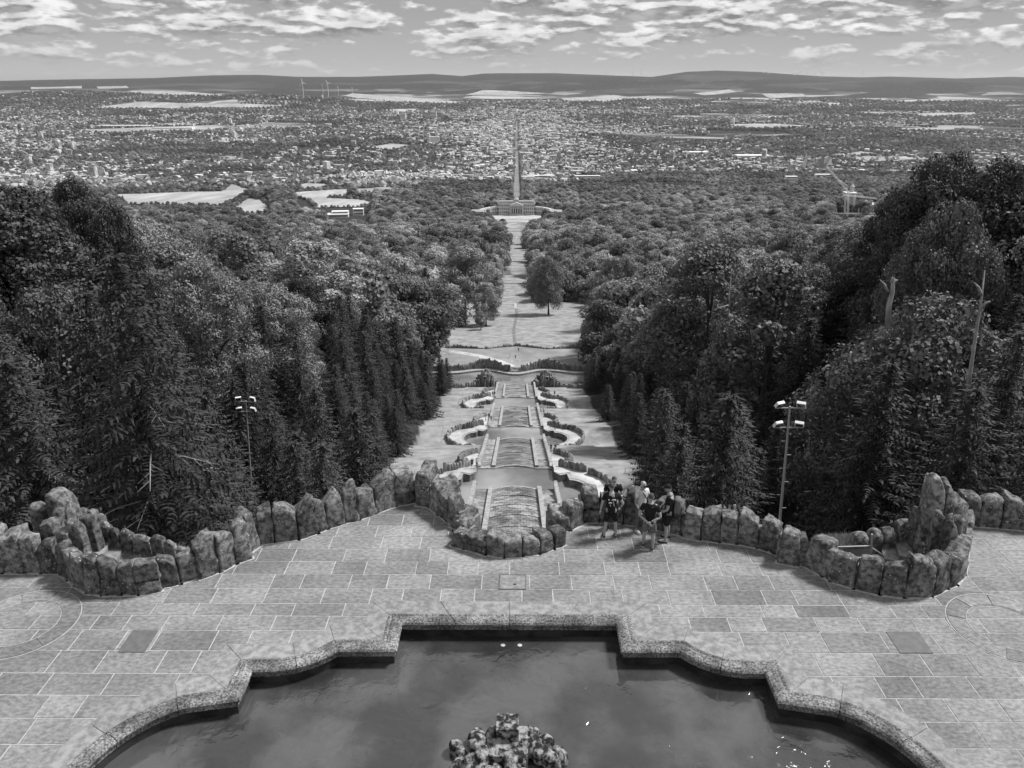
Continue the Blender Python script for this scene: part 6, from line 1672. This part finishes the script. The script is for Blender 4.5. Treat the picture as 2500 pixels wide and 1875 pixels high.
mb = MB(); mb.box((0, 1.25, .36), (1.3, .9, .08)); mb.build('cap_peak', M['black_cloth'], h5)
ob('backpack', stone_mesh('backpack', .3, .18, .42, 77, n=5, amp=.01, below=0, sq=.7), M['grey_cloth'], None, tuple(Vector(p5.location) + Vector((math.sin(R(78))*.23, -math.cos(R(78))*.23, 1.0))), (0, 0, R(78)))
tag(bpy.data.objects['backpack'], 'grey backpack on the back of the man with the cap', 'backpack')
# distant visitors along the cascade
def small(px, py, zz, label, shirt='black_cloth', shorts='dark_cloth', hd_=0, pose=0, H=1.75):
    p = gp(px, py, zz)
    arms = None if pose == 0 else {1: ((.27, .1, 1.2), (.3, .3, 1.3)), -1: ((-.25, -.02, 1.13), (-.27, .05, .9))}
    person(label, p.x, p.y, zz + .05, R(hd_), H, arms, shirt=shirt, shorts=shorts, lod=1, short_len=1 if pose == 2 else .5)
T1, T2, T3 = -49.55, -64.05, -77.35
small(1153, 1141, T1, 'visitor in dark clothes and pale hat beside the first basin, left one of two', 'black_cloth', 'black_cloth', 10)
small(1164, 1141, T1, 'visitor in white top pointing, beside the first basin on the left', 'white_cloth', 'dark_cloth', -60, 1)
small(1345, 1102, -58.5, 'visitor in black on the right path above the second basin, left one of a pair', 'black_cloth', 'black_cloth', 180)
small(1355.5, 1102, -58.5, 'visitor in black on the right path above the second basin, right one of a pair', 'black_cloth', 'dark_cloth', 170)
small(1186, 1029, T2, 'visitor in white sitting group left of the second basin, leftmost', 'white_cloth', 'dark_cloth', 90, 0, 1.4)
small(1192, 1029, T2, 'visitor in white top in the group left of the second basin, middle', 'white_cloth', 'black_cloth', -80, 0, 1.45)
small(1194, 1024, T2, 'taller dark visitor standing at the back of the group left of the second basin', 'black_cloth', 'dark_cloth', 180)
small(1199, 1028, T2, 'dark visitor at the right of the group left of the second basin', 'black_cloth', 'black_cloth', 30, 0, 1.5)
small(1320, 1011, -72.5, 'visitor in white top walking on the right path above the third basin', 'white_cloth', 'dark_cloth', 180)
small(1327, 1010, -72.5, 'visitor with dark trousers on the right path above the third basin', 'white_cloth', 'black_cloth', 180, 2)
small(1203, 968, T3, 'dark visitor left of the third basin, nearer the water', 'black_cloth', 'black_cloth', 20)
small(1208, 967, T3, 'visitor left of the third basin beside the chute', 'grey_cloth', 'dark_cloth', -20)
small(1354, 966, -80, 'lone dark visitor on the grass right of the lowest chute', 'black_cloth', 'black_cloth', 180)
small(1245, 872, -87.3, 'visitor in white on the lower terrace, left of the ground outline', 'white_cloth', 'grey_cloth', 90)
small(1258.5, 877, -87.3, 'dark visitor on the lower terrace just beyond the ground outline', 'black_cloth', 'black_cloth', 0)
small(1266, 859, -87.3, 'visitor at the far edge of the lower terrace by the boulder edge', 'grey_cloth', 'dark_cloth', 0)

# ================================================================ thin haze over the valley
hb = MB(); hb.box((0, 19000, -140), (90000, 52000, 580)); hz_ = hb.build('haze', None)
hm = bpy.data.materials.new('haze'); hm.use_nodes = True; ht = hm.node_tree; ht.nodes.clear()
pv = N(ht, 'ShaderNodeVolumePrincipled'); pv.inputs['Color'].default_value = (.85, .85, .85, 1); pv.inputs['Density'].default_value = 1.3e-5
pv.inputs['Anisotropy'].default_value = .2
ho = N(ht, 'ShaderNodeOutputMaterial'); ht.links.new(pv.outputs[0], ho.inputs['Volume']); hz_.data.materials.append(hm); tag(hz_, kind='stuff')
